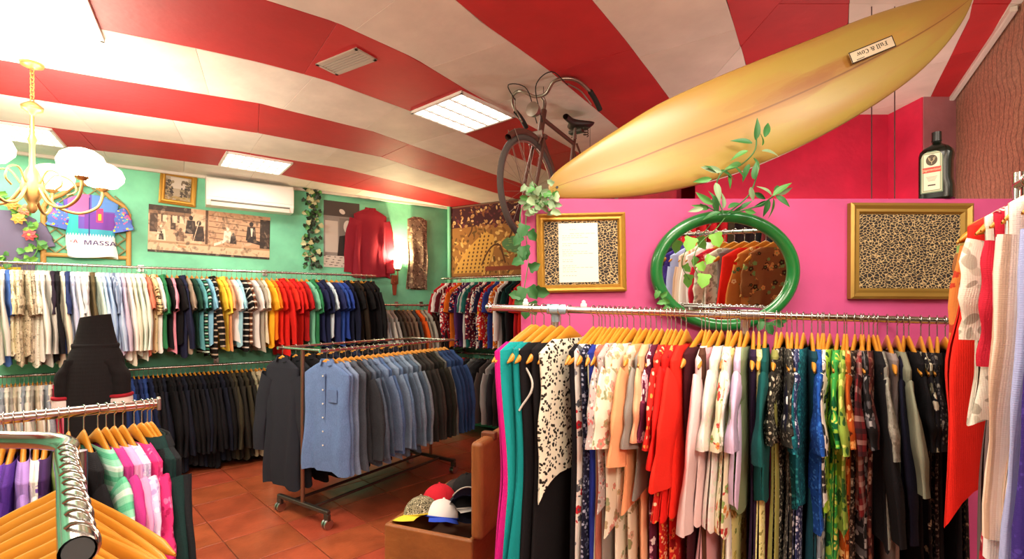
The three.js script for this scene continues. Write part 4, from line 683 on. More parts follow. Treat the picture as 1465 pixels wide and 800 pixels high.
// ------------------------------------------------------------------ surfboard
{
  const up = [[784, 268], [792, 249], [830, 220], [880, 187], [940, 150], [1010, 117], [1090, 84], [1165, 54], [1235, 26], [1290, 8], [1335, -4], [1370, -10], [1387, -8]];
  const lo = [[786, 282], [808, 285], [858, 285], [920, 280], [985, 268], [1050, 250], [1120, 222], [1190, 187], [1255, 148], [1310, 108], [1350, 68], [1378, 28], [1390, 0]];
  const t = thing('surfboard', 'yellowed surfboard with dark stringer resting nose up on the pink partition', 'surfboard', V((800 - CX) / F * 2.24, PTOP, 2.24));
  const rows = [], n = up.length; const cu = new THREE.SplineCurve(up.map(p => new THREE.Vector2(...p))), cl = new THREE.SplineCurve(lo.map(p => new THREE.Vector2(...p))), N = 48;
  const o = t.position; let faceAt;
  for (let j = 0; j <= N; j++) { const s = j / N, d = lerp(2.23, 2.09, s), a = cu.getPoint(s), b = cl.getPoint(s), A = at(a.x, a.y, d).sub(o), B = at(b.x, b.y, d).sub(o), th = .034 * Math.pow(Math.sin(Math.PI * clamp(.06 + .9 * s)), .55), r = [];
    for (let i = 0; i <= 24; i++) { const q = i / 24 * Math.PI * 2, c = Math.cos(q), sn = Math.sin(q), k = .5 + .5 * Math.sign(c) * Math.pow(Math.abs(c), .9); r.push([lerp(B.x, A.x, k), lerp(B.y, A.y, k), lerp(B.z, A.z, k) + th * Math.sign(sn) * Math.pow(Math.abs(sn), .75), s, k]); } rows.push(r); }
  const tex = ctex(1024, 256, (c, W, H) => {
    c.fillStyle = '#a5823f'; c.fillRect(0, 0, W, H); let s = 5; const R = () => { s = (s * 1664525 + 1013904223) >>> 0; return s / 4294967296; };
    const stain = (x, y, rx, ry, col, al) => { for (let k = 0; k < 40; k++) { c.globalAlpha = al * .12; c.fillStyle = col; c.beginPath(); c.ellipse(x + (R() - .5) * rx, y + (R() - .5) * ry, rx * (.1 + R() * .35), ry * (.15 + R() * .35), 0, 0, 7); c.fill(); } c.globalAlpha = 1; };
    for (let i = 0; i < 60; i++) stain(R() * W, R() * H, 120, 40, R() < .5 ? '#b08f50' : '#9a7636', .35);
    stain(590, 112, 170, 44, '#8a5424', .9); stain(470, 128, 180, 24, '#a06a30', .7); stain(300, 128, 240, 20, '#b07c3c', .6); stain(880, 120, 120, 26, '#a3743a', .6); stain(700, 100, 120, 40, '#b9834a', .5);
    c.fillStyle = '#7d5426'; c.fillRect(20, 126, 1000, 4); c.fillStyle = '#9b6d35'; c.fillRect(20, 130, 1000, 2);
    c.fillStyle = '#2d2418'; c.fillRect(38, 150, 8, 10);
  }, false);
  mesh('board', grid(rows, true), new THREE.MeshPhysicalMaterial({ map: tex, roughness: .38, clearcoat: .35, clearcoatRoughness: .25, side: THREE.DoubleSide }), t);
  const decal = (px, py, w, h, dd, ang, tx) => { const p = at(px, py, dd).sub(o), m = mesh('logo_sticker', box(w, h, .002), std(0xffffff, { map: tx, roughness: .4 }), t); m.position.copy(p); m.rotation.z = ang; m.rotation.y = .06; };
  const big = ctex(512, 128, (c, W, H) => { c.fillStyle = '#1c140c'; c.fillRect(0, 0, W, H); c.fillStyle = '#d9cbb0'; c.fillRect(10, 10, W - 20, H - 20); c.save(); c.translate(W / 2, H / 2); c.rotate(Math.PI); c.fillStyle = '#1a130b'; c.font = 'bold 66px serif'; c.textAlign = 'center'; c.fillText('Full & Cow', 0, 32, 440); c.font = '18px sans-serif'; c.fillRect(110, -44, 90, 7); c.restore(); }, false);
  decal(1248, 71, .212, .05, 2.124 - .032, .40, big);
  const small = ctex(128, 64, (c, W, H) => { c.fillStyle = '#d8c79c'; c.fillRect(0, 0, W, H); c.save(); c.translate(W / 2, H / 2); c.rotate(Math.PI); c.fillStyle = '#2a1a0c'; c.font = 'bold 44px serif'; c.textAlign = 'center'; c.fillText('F&C', 0, 15, 100); c.restore(); }, false);
  decal(905, 186, .07, .026, 2.204 - .022, .52, small);
  mesh('fin_plug', new THREE.CylinderGeometry(.006, .006, .004, 10).rotateX(Math.PI / 2).translate(...at(797, 268, 2.2).sub(o).toArray()), M.black, t);
}
// ------------------------------------------------------------------ old bicycle hung from the ceiling
{
  const S = .955, d0 = 2.95, Y0 = EYE + 92 / F * d0, t = thing('bicycle', 'old rusty brown bicycle with black saddle hung from the ceiling behind the surfboard', 'bicycle', V((757 - CX) / F * d0, Y0, d0), yawOf(.56, .83)); t.scale.setScalar(S);
  const rust = std(0x5d3b31, { metalness: .35, roughness: .55, bumpMap: T.fine, bumpScale: .001 }), chromeOld = std(0xa39a90, { metalness: .9, roughness: .35 }), tyre = std(0x4a423e, { roughness: .85 });
  for (const x of [0, 1.05]) {
    const w = mesh('wheel', new THREE.TorusGeometry(.318, .019, 10, 56).translate(x, .337, 0), tyre, t);
    mesh('rim', new THREE.TorusGeometry(.298, .009, 6, 48).translate(x, .337, 0), chromeOld, w);
    const sp = []; for (let i = 0; i < 28; i++) { const a = i / 28 * Math.PI * 2, b = a + (i % 2 ? .5 : -.5); sp.push(bar([x + Math.cos(b) * .02, .337 + Math.sin(b) * .02, i % 2 ? .03 : -.03], [x + Math.cos(a) * .296, .337 + Math.sin(a) * .296, 0], .0011, 4)); } mesh('spokes', merge(sp), chromeOld, w);
    mesh('hub', bar([x, .337, -.05], [x, .337, .05], .016, 12), chromeOld, w);
  }
  for (const z of [-.045, .045]) { mesh('fork_blade', tube([[0, .337, z], [.04, .45, z], [.125, .69, z * .8]], .011, 14, 8), rust, t); mesh('seat_stay', bar([1.05, .337, z], [.63, .8, z * .4], .008, 8), rust, t); mesh('chain_stay', bar([1.05, .337, z], [.5, .29, z * .6], .009, 8), rust, t); mesh('mudguard_stay', bar([0, .337, z], [-.2, .66, z * .5], .003, 6), chromeOld, t); }
  mesh('fork_crown', rbox(.04, .03, .11, .008, .125, .7, 0), rust, t);
  mesh('head_tube', bar([.13, .7, 0], [.185, .9, 0], .02, 12), rust, t);
  mesh('top_tube', bar([.165, .84, 0], [.62, .8, 0], .0145, 10), rust, t);
  mesh('down_tube', bar([.14, .73, 0], [.5, .29, 0], .0155, 10), rust, t);
  mesh('seat_tube', bar([.5, .29, 0], [.625, .83, 0], .0145, 10), rust, t);
  mesh('seat_post', bar([.62, .82, 0], [.645, .92, 0], .012, 10), chromeOld, t);
  const mg = []; for (let i = 0; i <= 16; i++) { const a = lerp(.35, 2.3, i / 16); mg.push([Math.cos(a) * .352, .337 + Math.sin(a) * .352, 0]); } mesh('front_mudguard', tube(mg, .022, 30, 8).scale(1, 1, 1), rust, t);
  const mr = mg.map((p, i) => { const a = lerp(.2, 2.6, i / 16); return [1.05 + Math.cos(a) * .352, .337 + Math.sin(a) * .352, 0]; }); mesh('rear_mudguard', tube(mr, .022, 30, 8), rust, t);
  mesh('stem', tube([[.185, .9, 0], [.195, .96, 0], [.15, .985, 0]], .012, 14, 8), chromeOld, t);
  mesh('handlebar', tube([[.4, .95, -.29], [.3, .985, -.29], [.16, 1.035, -.235], [.1, 1.03, -.13], [.14, .985, -.04], [.14, .985, .04], [.1, 1.03, .13], [.16, 1.035, .235], [.3, .985, .29], [.4, .95, .29]], .011, 70, 8), chromeOld, t);
  for (const z of [-1, 1]) { mesh('grip', tube([[.28, .99, z * .289], [.36, .962, z * .29], [.43, .92, z * .292]], .017, 10, 10), M.rubber, t); mesh('brake_lever', tube([[.14, 1.01, z * .2], [.22, .98, z * .25], [.34, .93, z * .27]], .005, 12, 6), chromeOld, t); mesh('brake_cable', tube([[.14, 1.0, z * .2], [.0, 1.1 - .06, z * .16], [.02, 1.0, z * .04], [.13, .8, z * .02]], .0035, 24, 5), M.rubber, t); }
  mesh('headlamp', lathe([[0, 0], [.03, .005], [.042, .03], [.045, .06], [.047, .065], [0, .068]], 18).rotateZ(Math.PI / 2).translate(.1, .86, 0), chromeOld, t);
  mesh('lamp_bracket', bar([.17, .86, 0], [.1, .86, 0], .007, 8), chromeOld, t);
  mesh('brake_caliper', merge([rbox(.02, .05, .09, .006, .09, .71, 0), bar([.09, .7, -.04], [.06, .64, -.035], .006, 6), bar([.09, .7, .04], [.06, .64, .035], .006, 6)]), chromeOld, t);
  { const rows = []; for (let j = 0; j <= 12; j++) { const s = j / 12, x = lerp(.49, .78, s), w = lerp(.022, .105, sst(.25, .85, s)) * (s > .95 ? .8 : 1), h = .03 + .012 * s, r = []; for (let i = 0; i <= 14; i++) { const a = i / 14 * Math.PI * 2; r.push([x, .965 + .018 * s * s - .008 * Math.sin(s * 3) + Math.sin(a) * h * (Math.sin(a) < 0 ? .9 : .45), Math.cos(a) * w]); } rows.push(r); } const sd = mesh('saddle', grid(rows, true), std(0x2a1d1a, { roughness: .5 }), t); for (const z of [-.05, .05]) { const pts = []; for (let i = 0; i <= 40; i++) { const a = i / 40 * Math.PI * 8; pts.push([.72 + Math.cos(a) * .018, .875 + i / 40 * .07, z + Math.sin(a) * .018]); } mesh('saddle_spring', tube(pts, .004, 60, 5), M.darksteel, sd); } mesh('saddle_clamp', rbox(.05, .025, .11, .006, .66, .9, 0), M.darksteel, sd); }
  mesh('chainring', new THREE.TorusGeometry(.085, .006, 6, 28).translate(.5, .29, .05), chromeOld, t);
  for (const s of [1, -1]) { const c = mesh('crank', bar([.5, .29, s * .06], [.5 + s * .12, .29 - s * .12, s * .07], .008, 8), chromeOld, t); mesh('pedal', rbox(.08, .025, .07, .006, .5 + s * .12, .29 - s * .12, s * .11), M.rubber, c); }
  for (const [x, y] of [[.18, .93], [.9, .72]]) mesh('hanging_wire', bar([x, y, 0], [x, (CH - Y0) / S, 0], .002, 5), M.darksteel, t);
}
// ------------------------------------------------------------------ foliage
function leafGeo(l, w, lob = 0, bend = .25) {                               // leaf along +y from the stem, folded on its midrib
  const rows = []; const N = 6; for (let j = 0; j <= N; j++) { const s = j / N, hw = w * (lob ? Math.pow(Math.sin(Math.PI * Math.pow(lerp(.04, .99, s), .55)), .8) * (1 + .25 * Math.cos(s * 9)) : Math.sin(Math.PI * Math.pow(lerp(.03, .99, s), .75))), r = []; for (const q of [-1, -.5, 0, .5, 1]) r.push([q * hw, s * l, Math.abs(q) * hw * .35 - bend * l * s * s, q, s]); rows.push(r); }
  return grid(rows);
}
const leafM = (c, e = .3) => new THREE.MeshPhysicalMaterial({ color: c, roughness: .5, side: THREE.DoubleSide, transmission: 0 });
const LM = { deep: leafM(0x2f6b34), mid: leafM(0x4b8a3f), bright: leafM(0x7cb84a), grey: leafM(0x7f9a72), dark: leafM(0x1d3320), creamy: leafM(0xb9b98a), pale: leafM(0x9bb98b) };
const LG = { long: [leafGeo(.085, .014), leafGeo(.07, .012, 0, .4), leafGeo(.06, .011, 0, .1)], ivy: [leafGeo(.062, .03, 1, .15), leafGeo(.05, .025, 1, .3), leafGeo(.042, .021, 1, .2)], small: [leafGeo(.045, .017, 1, .2), leafGeo(.036, .014, 1, .3)] };
function putLeaf(t, geo, mat, p, dir, roll = 0, tilt = 0) {                 // dir: angle in the picture plane (0 = up, clockwise), local coords of t
  const m = mesh('leaf', geo, mat, t); m.position.copy(p); m.rotation.set(tilt, roll, -dir, 'ZYX'); return m;
}
{ // trailing plant on top of the mirror
  const d = 2.04, B = V((1037 - CX) / F * d, EYE + (HY - 306) / F * d, d), t = thing('trailing_plant', 'leafy green vine climbing above the oval mirror', 'plant', B);
  const lp = (px, py, dd = d) => at(px, py, dd).sub(B);
  const stems = [[[1035, 306], [1024, 272], [1032, 248], [1060, 236], [1080, 215], [1082, 190]], [[1040, 306], [1072, 278], [1084, 248]], [[1046, 306], [1090, 292], [1112, 276]], [[1030, 306], [1012, 296], [1002, 292]]];
  for (const s of stems) mesh('stem', tube(s.map((p, i) => lp(p[0], p[1], d + .01 * (i % 2))), .003, 24, 5), LM.deep, t);
  const L = [[1081, 200, 0, 0], [1090, 208, 25, 1], [1094, 196, 20, 0], [1090, 216, 110, 1], [1076, 205, -65, 0], [1070, 216, -100, 1], [1078, 226, 170, 2], [1083, 236, 175, 2], [1072, 235, -150, 1], [1060, 234, -110, 1], [1052, 240, 120, 2], [1032, 246, -70, 0], [1028, 250, -60, 1], [1018, 256, -95, 1], [1030, 244, 100, 0], [1024, 262, 170, 0], [1022, 280, 175, 0], [1042, 250, 160, 2], [1078, 256, 10, 1], [1074, 268, 170, 2], [1080, 276, 120, 2], [1106, 280, 60, 0], [1108, 278, 30, 1], [1112, 276, 85, 0], [1110, 280, 130, 1], [1106, 284, 165, 0], [1100, 286, 190, 1], [1104, 280, -60, 1], [1098, 288, -120, 2], [1020, 292, -60, 0], [1026, 296, -30, 1], [1034, 298, 20, 0], [1042, 298, 50, 1], [1014, 298, -80, 1], [1050, 302, 80, 1], [1006, 298, -100, 2], [1058, 300, 65, 2], [1066, 302, 95, 2], [1030, 304, -95, 1]];
  L.forEach(([x, y, a, g], k) => putLeaf(t, LG.long[g], [LM.deep, LM.mid, LM.deep, LM.grey][k % 4], lp(x, y, d + .03 * Math.sin(k * 2.3)), a * D2R, Math.sin(k * 1.7) * .7, Math.cos(k * 2.1) * .4));
  const st2 = [[960, 330], [985, 342], [1012, 338], [1035, 330]];
  mesh('stem', tube([[1037, 312], [1022, 330], [1000, 350], [992, 378], [1004, 400]].map(p => lp(p[0], p[1], 2.08)), .002, 24, 5), LM.mid, t);
  for (const [x, y, a, k] of [[990, 340, 200, 0], [1022, 334, 160, 0], [1008, 392, 190, 0], [1018, 366, 210, 2], [1000, 376, 150, 2]]) putLeaf(t, LG.ivy[k], LM.bright, lp(x, y, 2.07), a * D2R, .3, .1);
}
{ // leaves tucked round the lower mirror frame
  const d = 2.1, B = V((1100 - CX) / F * d, EYE + (HY - 462) / F * d, d), t = thing('ivy_sprig', 'small ivy sprig under the right side of the oval mirror', 'plant', B);
  mesh('stem', tube([at(1086, 458, d), at(1100, 462, d), at(1114, 456, d)].map(p => p.sub(B)), .002, 10, 5), LM.deep, t);
  for (const [x, y, a] of [[1090, 460, 200], [1100, 462, 170], [1108, 460, 120], [1098, 466, 150], [1112, 458, 90]]) putLeaf(t, LG.small[0], LM.deep, at(x, y, d).sub(B), a * D2R, .3, .2);
  const B2 = V((950 - CX) / F * d, EYE + (HY - 432) / F * d, d), t2 = thing('ivy_sprig', 'small ivy sprig on the lower left of the oval mirror', 'plant', B2);
  mesh('stem', tube([at(938, 410, d), at(950, 432, d), at(966, 446, d)].map(p => p.sub(B2)), .002, 10, 5), LM.deep, t2);
  for (const [x, y, a] of [[942, 416, 200], [948, 428, 120], [956, 438, 220], [962, 442, 100], [945, 424, 60], [952, 432, 260]]) putLeaf(t2, LG.small[1], LM.mid, at(x, y, d).sub(B2), a * D2R, .3, .2);
}
{ // ivy falling over the end of the partition
  const d = 2.12, B = V((766 - CX) / F * d, PTOP, d), t = thing('ivy_plant', 'pale green ivy trailing down the free end of the pink partition', 'plant', B);
  for (const s of [[[772, 288], [756, 300], [752, 330], [756, 372], [750, 420], [756, 438]], [[768, 286], [748, 296], [744, 340], [746, 380]], [[778, 288], [770, 270], [764, 262]]]) mesh('stem', tube(s.map(p => at(p[0], p[1], d).sub(B)), .002, 24, 5), LM.mid, t);
  let s = 3; const R = () => { s = (s * 1664525 + 1013904223) >>> 0; return s / 4294967296; };
  for (let k = 0; k < 46; k++) { const px = 750 + R() * 44, py = 268 + R() * 38 - Math.abs(px - 770) * .2; putLeaf(t, LG.small[k % 2], [LM.grey, LM.mid, LM.pale, LM.grey][k % 4], at(px, py, d - .04 + R() * .08).sub(B), (R() - .5) * 5, (R() - .5) * 1.4, (R() - .5)); }
  for (const [x, y, a, g] of [[752, 322, 200, 0], [758, 330, 150, 1], [746, 338, 220, 1], [750, 352, 170, 0], [748, 360, 190, 1], [757, 384, 70, 1], [748, 372, 250, 1], [750, 412, 200, 0], [758, 410, 150, 0], [766, 416, 100, 0], [752, 428, 230, 0], [760, 432, 160, 0], [754, 440, 190, 1], [745, 424, 280, 1]]) putLeaf(t, LG.ivy[g], LM.deep, at(x, y, d - .03).sub(B), a * D2R, .3, .2);
}
// ------------------------------------------------------------------ wall decorations on the green wall
function wallRect(W, x0, x1, y0, y1, off = 0) { const a = onWall(W, x0, (y0 + y1) / 2, off), b = onWall(W, x1, (y0 + y1) / 2, off), c = a.clone().lerp(b, .5), d = -c.z; return { c: new THREE.Vector3(c.x, EYE + (HY - (y0 + y1) / 2) / F * d, c.z), w: Math.hypot(a.x - b.x, a.z - b.z), h: (y1 - y0) / F * d }; }
const onW = (W, R, name, label, cat, group) => thing(name, label, cat, R.c, W.ry, group);
{ // small gilt picture
  const R = wallRect(LW, 228, 281, 247, 294, .002), t = onW(LW, R, 'framed_landscape', 'small gilt-framed landscape picture left of the air conditioner', 'picture frame'); t.rotation.z = -.05;
  pictureFrame(t, R.w, R.h, .05, .03, M.gold);
  const tx = ctex(256, 200, (c, W, H) => { c.fillStyle = '#a89a84'; c.fillRect(0, 0, W, H); c.fillStyle = '#c9beb0'; c.fillRect(60, 20, 150, 80); let s = 9; const r = () => { s = (s * 1664525 + 1013904223) >>> 0; return s / 4294967296; }; for (let i = 0; i < 160; i++) { c.fillStyle = ['#4b4238', '#6d5f4c', '#8d7f63', '#39332e'][i % 4]; const x = r() < .5 ? r() * 80 : 150 + r() * 106, y = 40 + r() * 130; c.beginPath(); c.ellipse(x, y, 5 + r() * 13, 4 + r() * 9, 0, 0, 7); c.fill(); } for (let i = 0; i < 60; i++) { c.fillStyle = ['#8d7748', '#a58f5c'][i % 2]; c.beginPath(); c.ellipse(r() * W, 160 + r() * 40, 14, 5, 0, 0, 7); c.fill(); } }, false);
  mesh('picture', box(R.w - .06, R.h - .06, .006, 0, 0, .008), std(0xffffff, { map: tx }), t);
}
{ // wide sepia poster: generic old street scene with seated figures
  const R = wallRect(LW, 212, 386, 302, 366, .004), t = onW(LW, R, 'sepia_poster', 'wide sepia photo poster of people beside an old wagon', 'poster'); t.rotation.z = -.02;
  const tx = ctex(1024, 384, (c, W, H) => {
    c.fillStyle = '#d9b08c'; c.fillRect(0, 0, W, H); c.fillStyle = '#3b2a1f'; c.fillRect(0, 0, 330, 44); c.fillStyle = '#8d6b50'; c.fillRect(0, 44, 330, 30);
    c.fillStyle = '#4a3527'; for (const [x, w, h] of [[10, 60, 150], [96, 50, 60], [170, 40, 120], [222, 60, 60]]) c.fillRect(x, 70, w, h); c.fillStyle = '#e9cfae'; for (const x of [108, 182, 240]) c.fillRect(x, 74, 36, 60);
    c.fillStyle = '#e2bd98'; c.fillRect(330, 40, 120, 250); c.fillStyle = '#c79c78'; c.fillRect(470, 0, 554, 290); c.strokeStyle = '#7a563c'; c.lineWidth = 7; for (let i = 0; i < 5; i++) { c.beginPath(); c.moveTo(480, 40 + i * 48); c.lineTo(930, 56 + i * 48); c.stroke(); }
    c.fillStyle = '#5a3f2c'; c.fillRect(450, 0, 22, 300); c.fillStyle = '#33251b'; c.fillRect(930, 30, 94, 260); c.fillStyle = '#d8b894'; c.fillRect(0, 290, W, 94); c.fillStyle = '#b08a66'; c.fillRect(0, 290, W, 16); c.fillStyle = '#2f2218'; c.fillRect(0, 366, W, 18);
    const fig = (x, y, s, dark, lie) => { c.fillStyle = dark; c.beginPath(); c.ellipse(x, y - 82 * s, 15 * s, 18 * s, 0, 0, 7); c.fill(); c.beginPath(); c.moveTo(x - 30 * s, y - 62 * s); c.lineTo(x + 30 * s, y - 62 * s); c.lineTo(x + 40 * s, y + 40 * s); c.lineTo(x - 40 * s, y + 40 * s); c.fill(); if (lie) { c.beginPath(); c.moveTo(x - 20 * s, y + 20 * s); c.lineTo(x + lie * s, y + 60 * s); c.lineTo(x + lie * s, y + 84 * s); c.lineTo(x - 30 * s, y + 50 * s); c.fill(); } };
    fig(100, 250, .9, '#f0d9b8'); fig(100, 260, .5, '#3b2a20'); fig(330, 170, 1.1, '#2b1f1a'); fig(396, 220, 1.25, '#33241d'); fig(250, 250, .8, '#7a5a44'); c.strokeStyle = '#e8cfae'; c.lineWidth = 6; c.beginPath(); c.moveTo(350, 280); c.lineTo(398, 100); c.stroke();
    fig(640, 220, .95, '#efe0c8', -120); fig(690, 240, .7, '#2d211b'); fig(850, 180, 1.2, '#2a1e19', 150); c.fillStyle = '#ecdcc4'; c.beginPath(); c.moveTo(842, 116); c.lineTo(866, 116); c.lineTo(860, 190); c.lineTo(850, 190); c.fill(); c.fillStyle = '#c08a60'; c.beginPath(); c.ellipse(260, 326, 40, 10, 0, 0, 7); c.fill();
    let sd = 31; const r = () => { sd = (sd * 1664525 + 1013904223) >>> 0; return sd / 4294967296; }; for (let i = 0; i < 420; i++) { c.globalAlpha = .16 + r() * .2; c.fillStyle = ['#3a2a20', '#f0dcc2', '#7a5a44', '#1f1712', '#c9a27e'][i % 5]; const y = r() * 380; c.beginPath(); c.ellipse(r() * W, y, 4 + r() * 26, 3 + r() * 13, r() * 3, 0, 7); c.fill(); } c.globalAlpha = 1;
  }, false);
  mesh('print', box(R.w, R.h, .006), [0, 1, 2, 3, 4, 5].map(i => i === 4 ? std(0xffffff, { map: tx, roughness: .55 }) : std(0xd8c4a8)), t);
}
{ // air conditioner
  const R = wallRect(LW, 294, 418, 259, 303, .1), t = onW(LW, R, 'air_conditioner', 'white split air conditioner unit high on the green wall', 'air conditioner'); const w = R.w, h = R.h * .86, wht = std(0xefeee6, { roughness: .38 });
  const s = [[-.1, -h / 2], [.075, -h / 2], [.1, -h / 2 + .05], [.1, h / 2 - .06], [.08, h / 2 - .015], [.05, h / 2], [-.1, h / 2]];
  mesh('casing', extrude(s, w - .012, .006).translate(0, 0, -w / 2 + .006).rotateY(-Math.PI / 2), wht, t);
  mesh('front_panel', rbox(w * .97, h * .66, .008, .004, 0, h * .1, .107), wht, t);
  mesh('air_outlet', rbox(w * .9, .03, .01, .003, 0, -h / 2 + .045, .1), std(0x6d6a60), t);
  mesh('air_flap', rbox(w * .9, .05, .006, .003, 0, -h / 2 + .012, .098).rotateX(-.0), std(0xd9d6c8, { roughness: .4 }), t);
}
{ // leafy garland
  const R = wallRect(LW, 430, 460, 264, 386, .03), t = onW(LW, R, 'ivy_garland', 'thick hanging garland of dark and cream ivy leaves', 'plant'); let s = 77; const r = () => { s = (s * 1664525 + 1013904223) >>> 0; return s / 4294967296; };
  mesh('stem', tube([[0, R.h / 2, 0], [.02, .2, 0], [-.02, -.1, 0], [.01, -R.h / 2, 0]], .006, 20, 6), LM.dark, t);
  for (let k = 0; k < 150; k++) putLeaf(t, LG.ivy[k % 3], [LM.dark, LM.deep, LM.dark, LM.creamy, LM.dark, LM.mid][k % 6], new THREE.Vector3((r() - .5) * R.w * .72, (r() - .5) * R.h * .96 + .02, .01 + r() * .07), Math.PI + (r() - .5) * 3, (r() - .5) * 1.2, (r() - .5) * .8);
}
{ // black and white poster
  const R = wallRect(LW, 463, 514, 289, 383, .004), t = onW(LW, R, 'black_and_white_poster', 'black and white photo poster beside the maroon jacket', 'poster');
  const tx = ctex(256, 400, (c, W, H) => { c.fillStyle = '#8f8c86'; c.fillRect(0, 0, W, H); c.fillStyle = '#4a4440'; c.fillRect(0, 0, W, 90); c.fillStyle = '#c9c4b8'; c.fillRect(10, 120, 90, 190); c.fillStyle = '#7d7a74'; c.fillRect(110, 100, 140, 120); c.fillStyle = '#e0dcd2'; c.beginPath(); c.ellipse(130, 60, 22, 14, .4, 0, 7); c.fill(); c.beginPath(); c.ellipse(170, 150, 30, 40, 0, 0, 7); c.fill(); c.fillStyle = '#26231f'; c.beginPath(); c.moveTo(110, 210); c.lineTo(220, 190); c.lineTo(246, 330); c.lineTo(96, 330); c.fill(); c.fillStyle = '#d5d0c4'; c.fillRect(0, 330, W, 70); c.fillStyle = '#5a554e'; for (let i = 0; i < 40; i++) c.fillRect((i * 61) % W, 330 + (i * 37) % 66, 12, 4); }, false);
  mesh('print', box(R.w, R.h, .006), [0, 1, 2, 3, 4, 5].map(i => i === 4 ? std(0xffffff, { map: tx, roughness: .55 }) : std(0xb5b0a8)), t);
}
function wallGarment(px, py, kind, over, mat, label, off, sc = 1, name, cat, extra) { const p = onWall(LW, px, py, off); const g = garment(kind, 1.3, over, mat, p, LW.ry, label, null, { name, category: cat }); g.scale.setScalar(sc); if (extra) extra(g); return g; }
wallGarment(530, 290, 'jacket', { len: .86, w: .21, hem: .25, sl: .66, t: .03, a0: 18, fold: .02, nf: 4, seed: 2.1 }, fabric('#8e2433'), 'maroon corduroy jacket hung flat on the green wall', .05, 1.0, 'hung_jacket', 'jacket');
wallGarment(597, 302, 'sdress', { len: 1.0, w: .14, neck: .06, hem: .15, waist: .135, t: .03, fold: .018, nf: 4, seed: 1.1 }, fabric('#7b6656', 'print', ['#54453c', '#9c8874', '#c9b896']), 'long brown mottled fur stole hung right of the sconce', .05, 1, 'fur_stole', 'stole');
{ // colourful cycling jersey and rattan headboard
  const R = wallRect(LW, 62, 184, 284, 374, .03), t = onW(LW, R, 'rattan_headboard', 'rattan lattice headboard fixed to the green wall', 'headboard'); const w = R.w, h = R.h, ratt = std(0xc9974f, { roughness: .5, bumpMap: T.fine, bumpScale: .002 }), thin = std(0x8f8d5c, { roughness: .6 });
  for (const s of [-1, 1]) mesh('post', bar([s * w / 2, -h / 2 - .04, 0], [s * w / 2, h * .31, 0], .021, 12), ratt, t);
  mesh('top_rail', tube([[-w / 2, h * .3, 0], [-w * .44, h * .42, 0], [-w * .3, h * .52, 0], [-w * .12, h * .7, 0], [w * .12, h * .7, 0], [w * .3, h * .52, 0], [w * .44, h * .42, 0], [w / 2, h * .3, 0]], .019, 50, 10), ratt, t);
  mesh('bottom_rail', bar([-w / 2, -h * .42, 0], [w / 2, -h * .42, 0], .019, 12), ratt, t);
  const top = x => h * (.3 + .4 * Math.sqrt(Math.max(0, 1 - Math.pow(Math.abs(x) / (w / 2), 1.6))));
  for (const s of [-1, 1]) for (let k = -7; k <= 7; k++) { let seg = []; for (let q = 0; q <= 40; q++) { const x = -w / 2 + w * q / 40, y = -h * .42 + (s * (x - k * w / 5.5) + w * .0) * 1.0 + h * .4; if (y > -h * .42 && y < top(x)) seg.push([x, y, s * .006]); } if (seg.length > 3) mesh('lattice_cane', bar(seg[0], seg[seg.length - 1], .0075, 6), thin, t); }
  const jt = ctex(512, 860, (c, W, H) => {
    c.fillStyle = '#6a55b5'; c.fillRect(0, 0, W, H); c.fillStyle = '#5f8fd6'; c.fillRect(260, 0, 252, 240); c.fillStyle = '#d86aa8'; c.fillRect(60, 0, 180, 330); c.fillStyle = '#7440a4'; c.fillRect(200, 260, 312, 280); c.fillStyle = '#36b8b4'; c.fillRect(0, 300, 150, 300); c.fillStyle = '#40a8c0'; c.fillRect(150, 500, 362, 110); c.fillStyle = '#c2417e'; c.fillRect(300, 200, 60, 200); c.fillStyle = '#f2cf2e'; c.fillRect(318, 280, 26, 90);
    c.fillStyle = '#3c2f80'; c.fillRect(236, 60, 10, 540); c.fillStyle = '#f4f3ee'; c.fillRect(0, 600, W, 260); for (let i = 0; i < 22; i++) { c.beginPath(); c.moveTo(i * 24, 606); c.lineTo(i * 24 + 12, 560); c.lineTo(i * 24 + 24, 606); c.fill(); }
    c.fillStyle = '#4a3a72'; c.font = 'bold 86px sans-serif'; c.textAlign = 'center'; c.fillText('MASSA', 330, 716, 300); c.fillStyle = '#c23a5a'; c.font = 'bold 60px sans-serif'; c.fillText('<A', 110, 700); }, false);
  const jm = new THREE.MeshPhysicalMaterial({ roughness: .8, side: THREE.DoubleSide, bumpMap: T.weave, bumpScale: .002 }); const q = jt; q.wrapS = q.wrapT = THREE.ClampToEdgeWrapping; q.repeat.set(1 / 1.45, 1 / 1.95); q.offset.set(.36 / 1.45, 2.2 / 1.95); jm.map = q;
  const sm = fabric('#5b78c8', 'print', ['#f2d22f', '#5aa6cf', '#d56a9c', '#6a45a8']);
  const p = onWall(LW, 131, 266, .09), g = garment('tee', 2.2, { len: .6, w: .2, hem: .185, t: .03, fold: .014, sl: .2, a0: 34, a1: 16, neck: .07, r0: .095, r1: .085 }, jm, p, LW.ry, 'multicoloured cycling jersey with a white printed hem hung over the rattan headboard', null, { name: 'cycling_jersey', category: 'jersey', sleeveMat: sm });
}
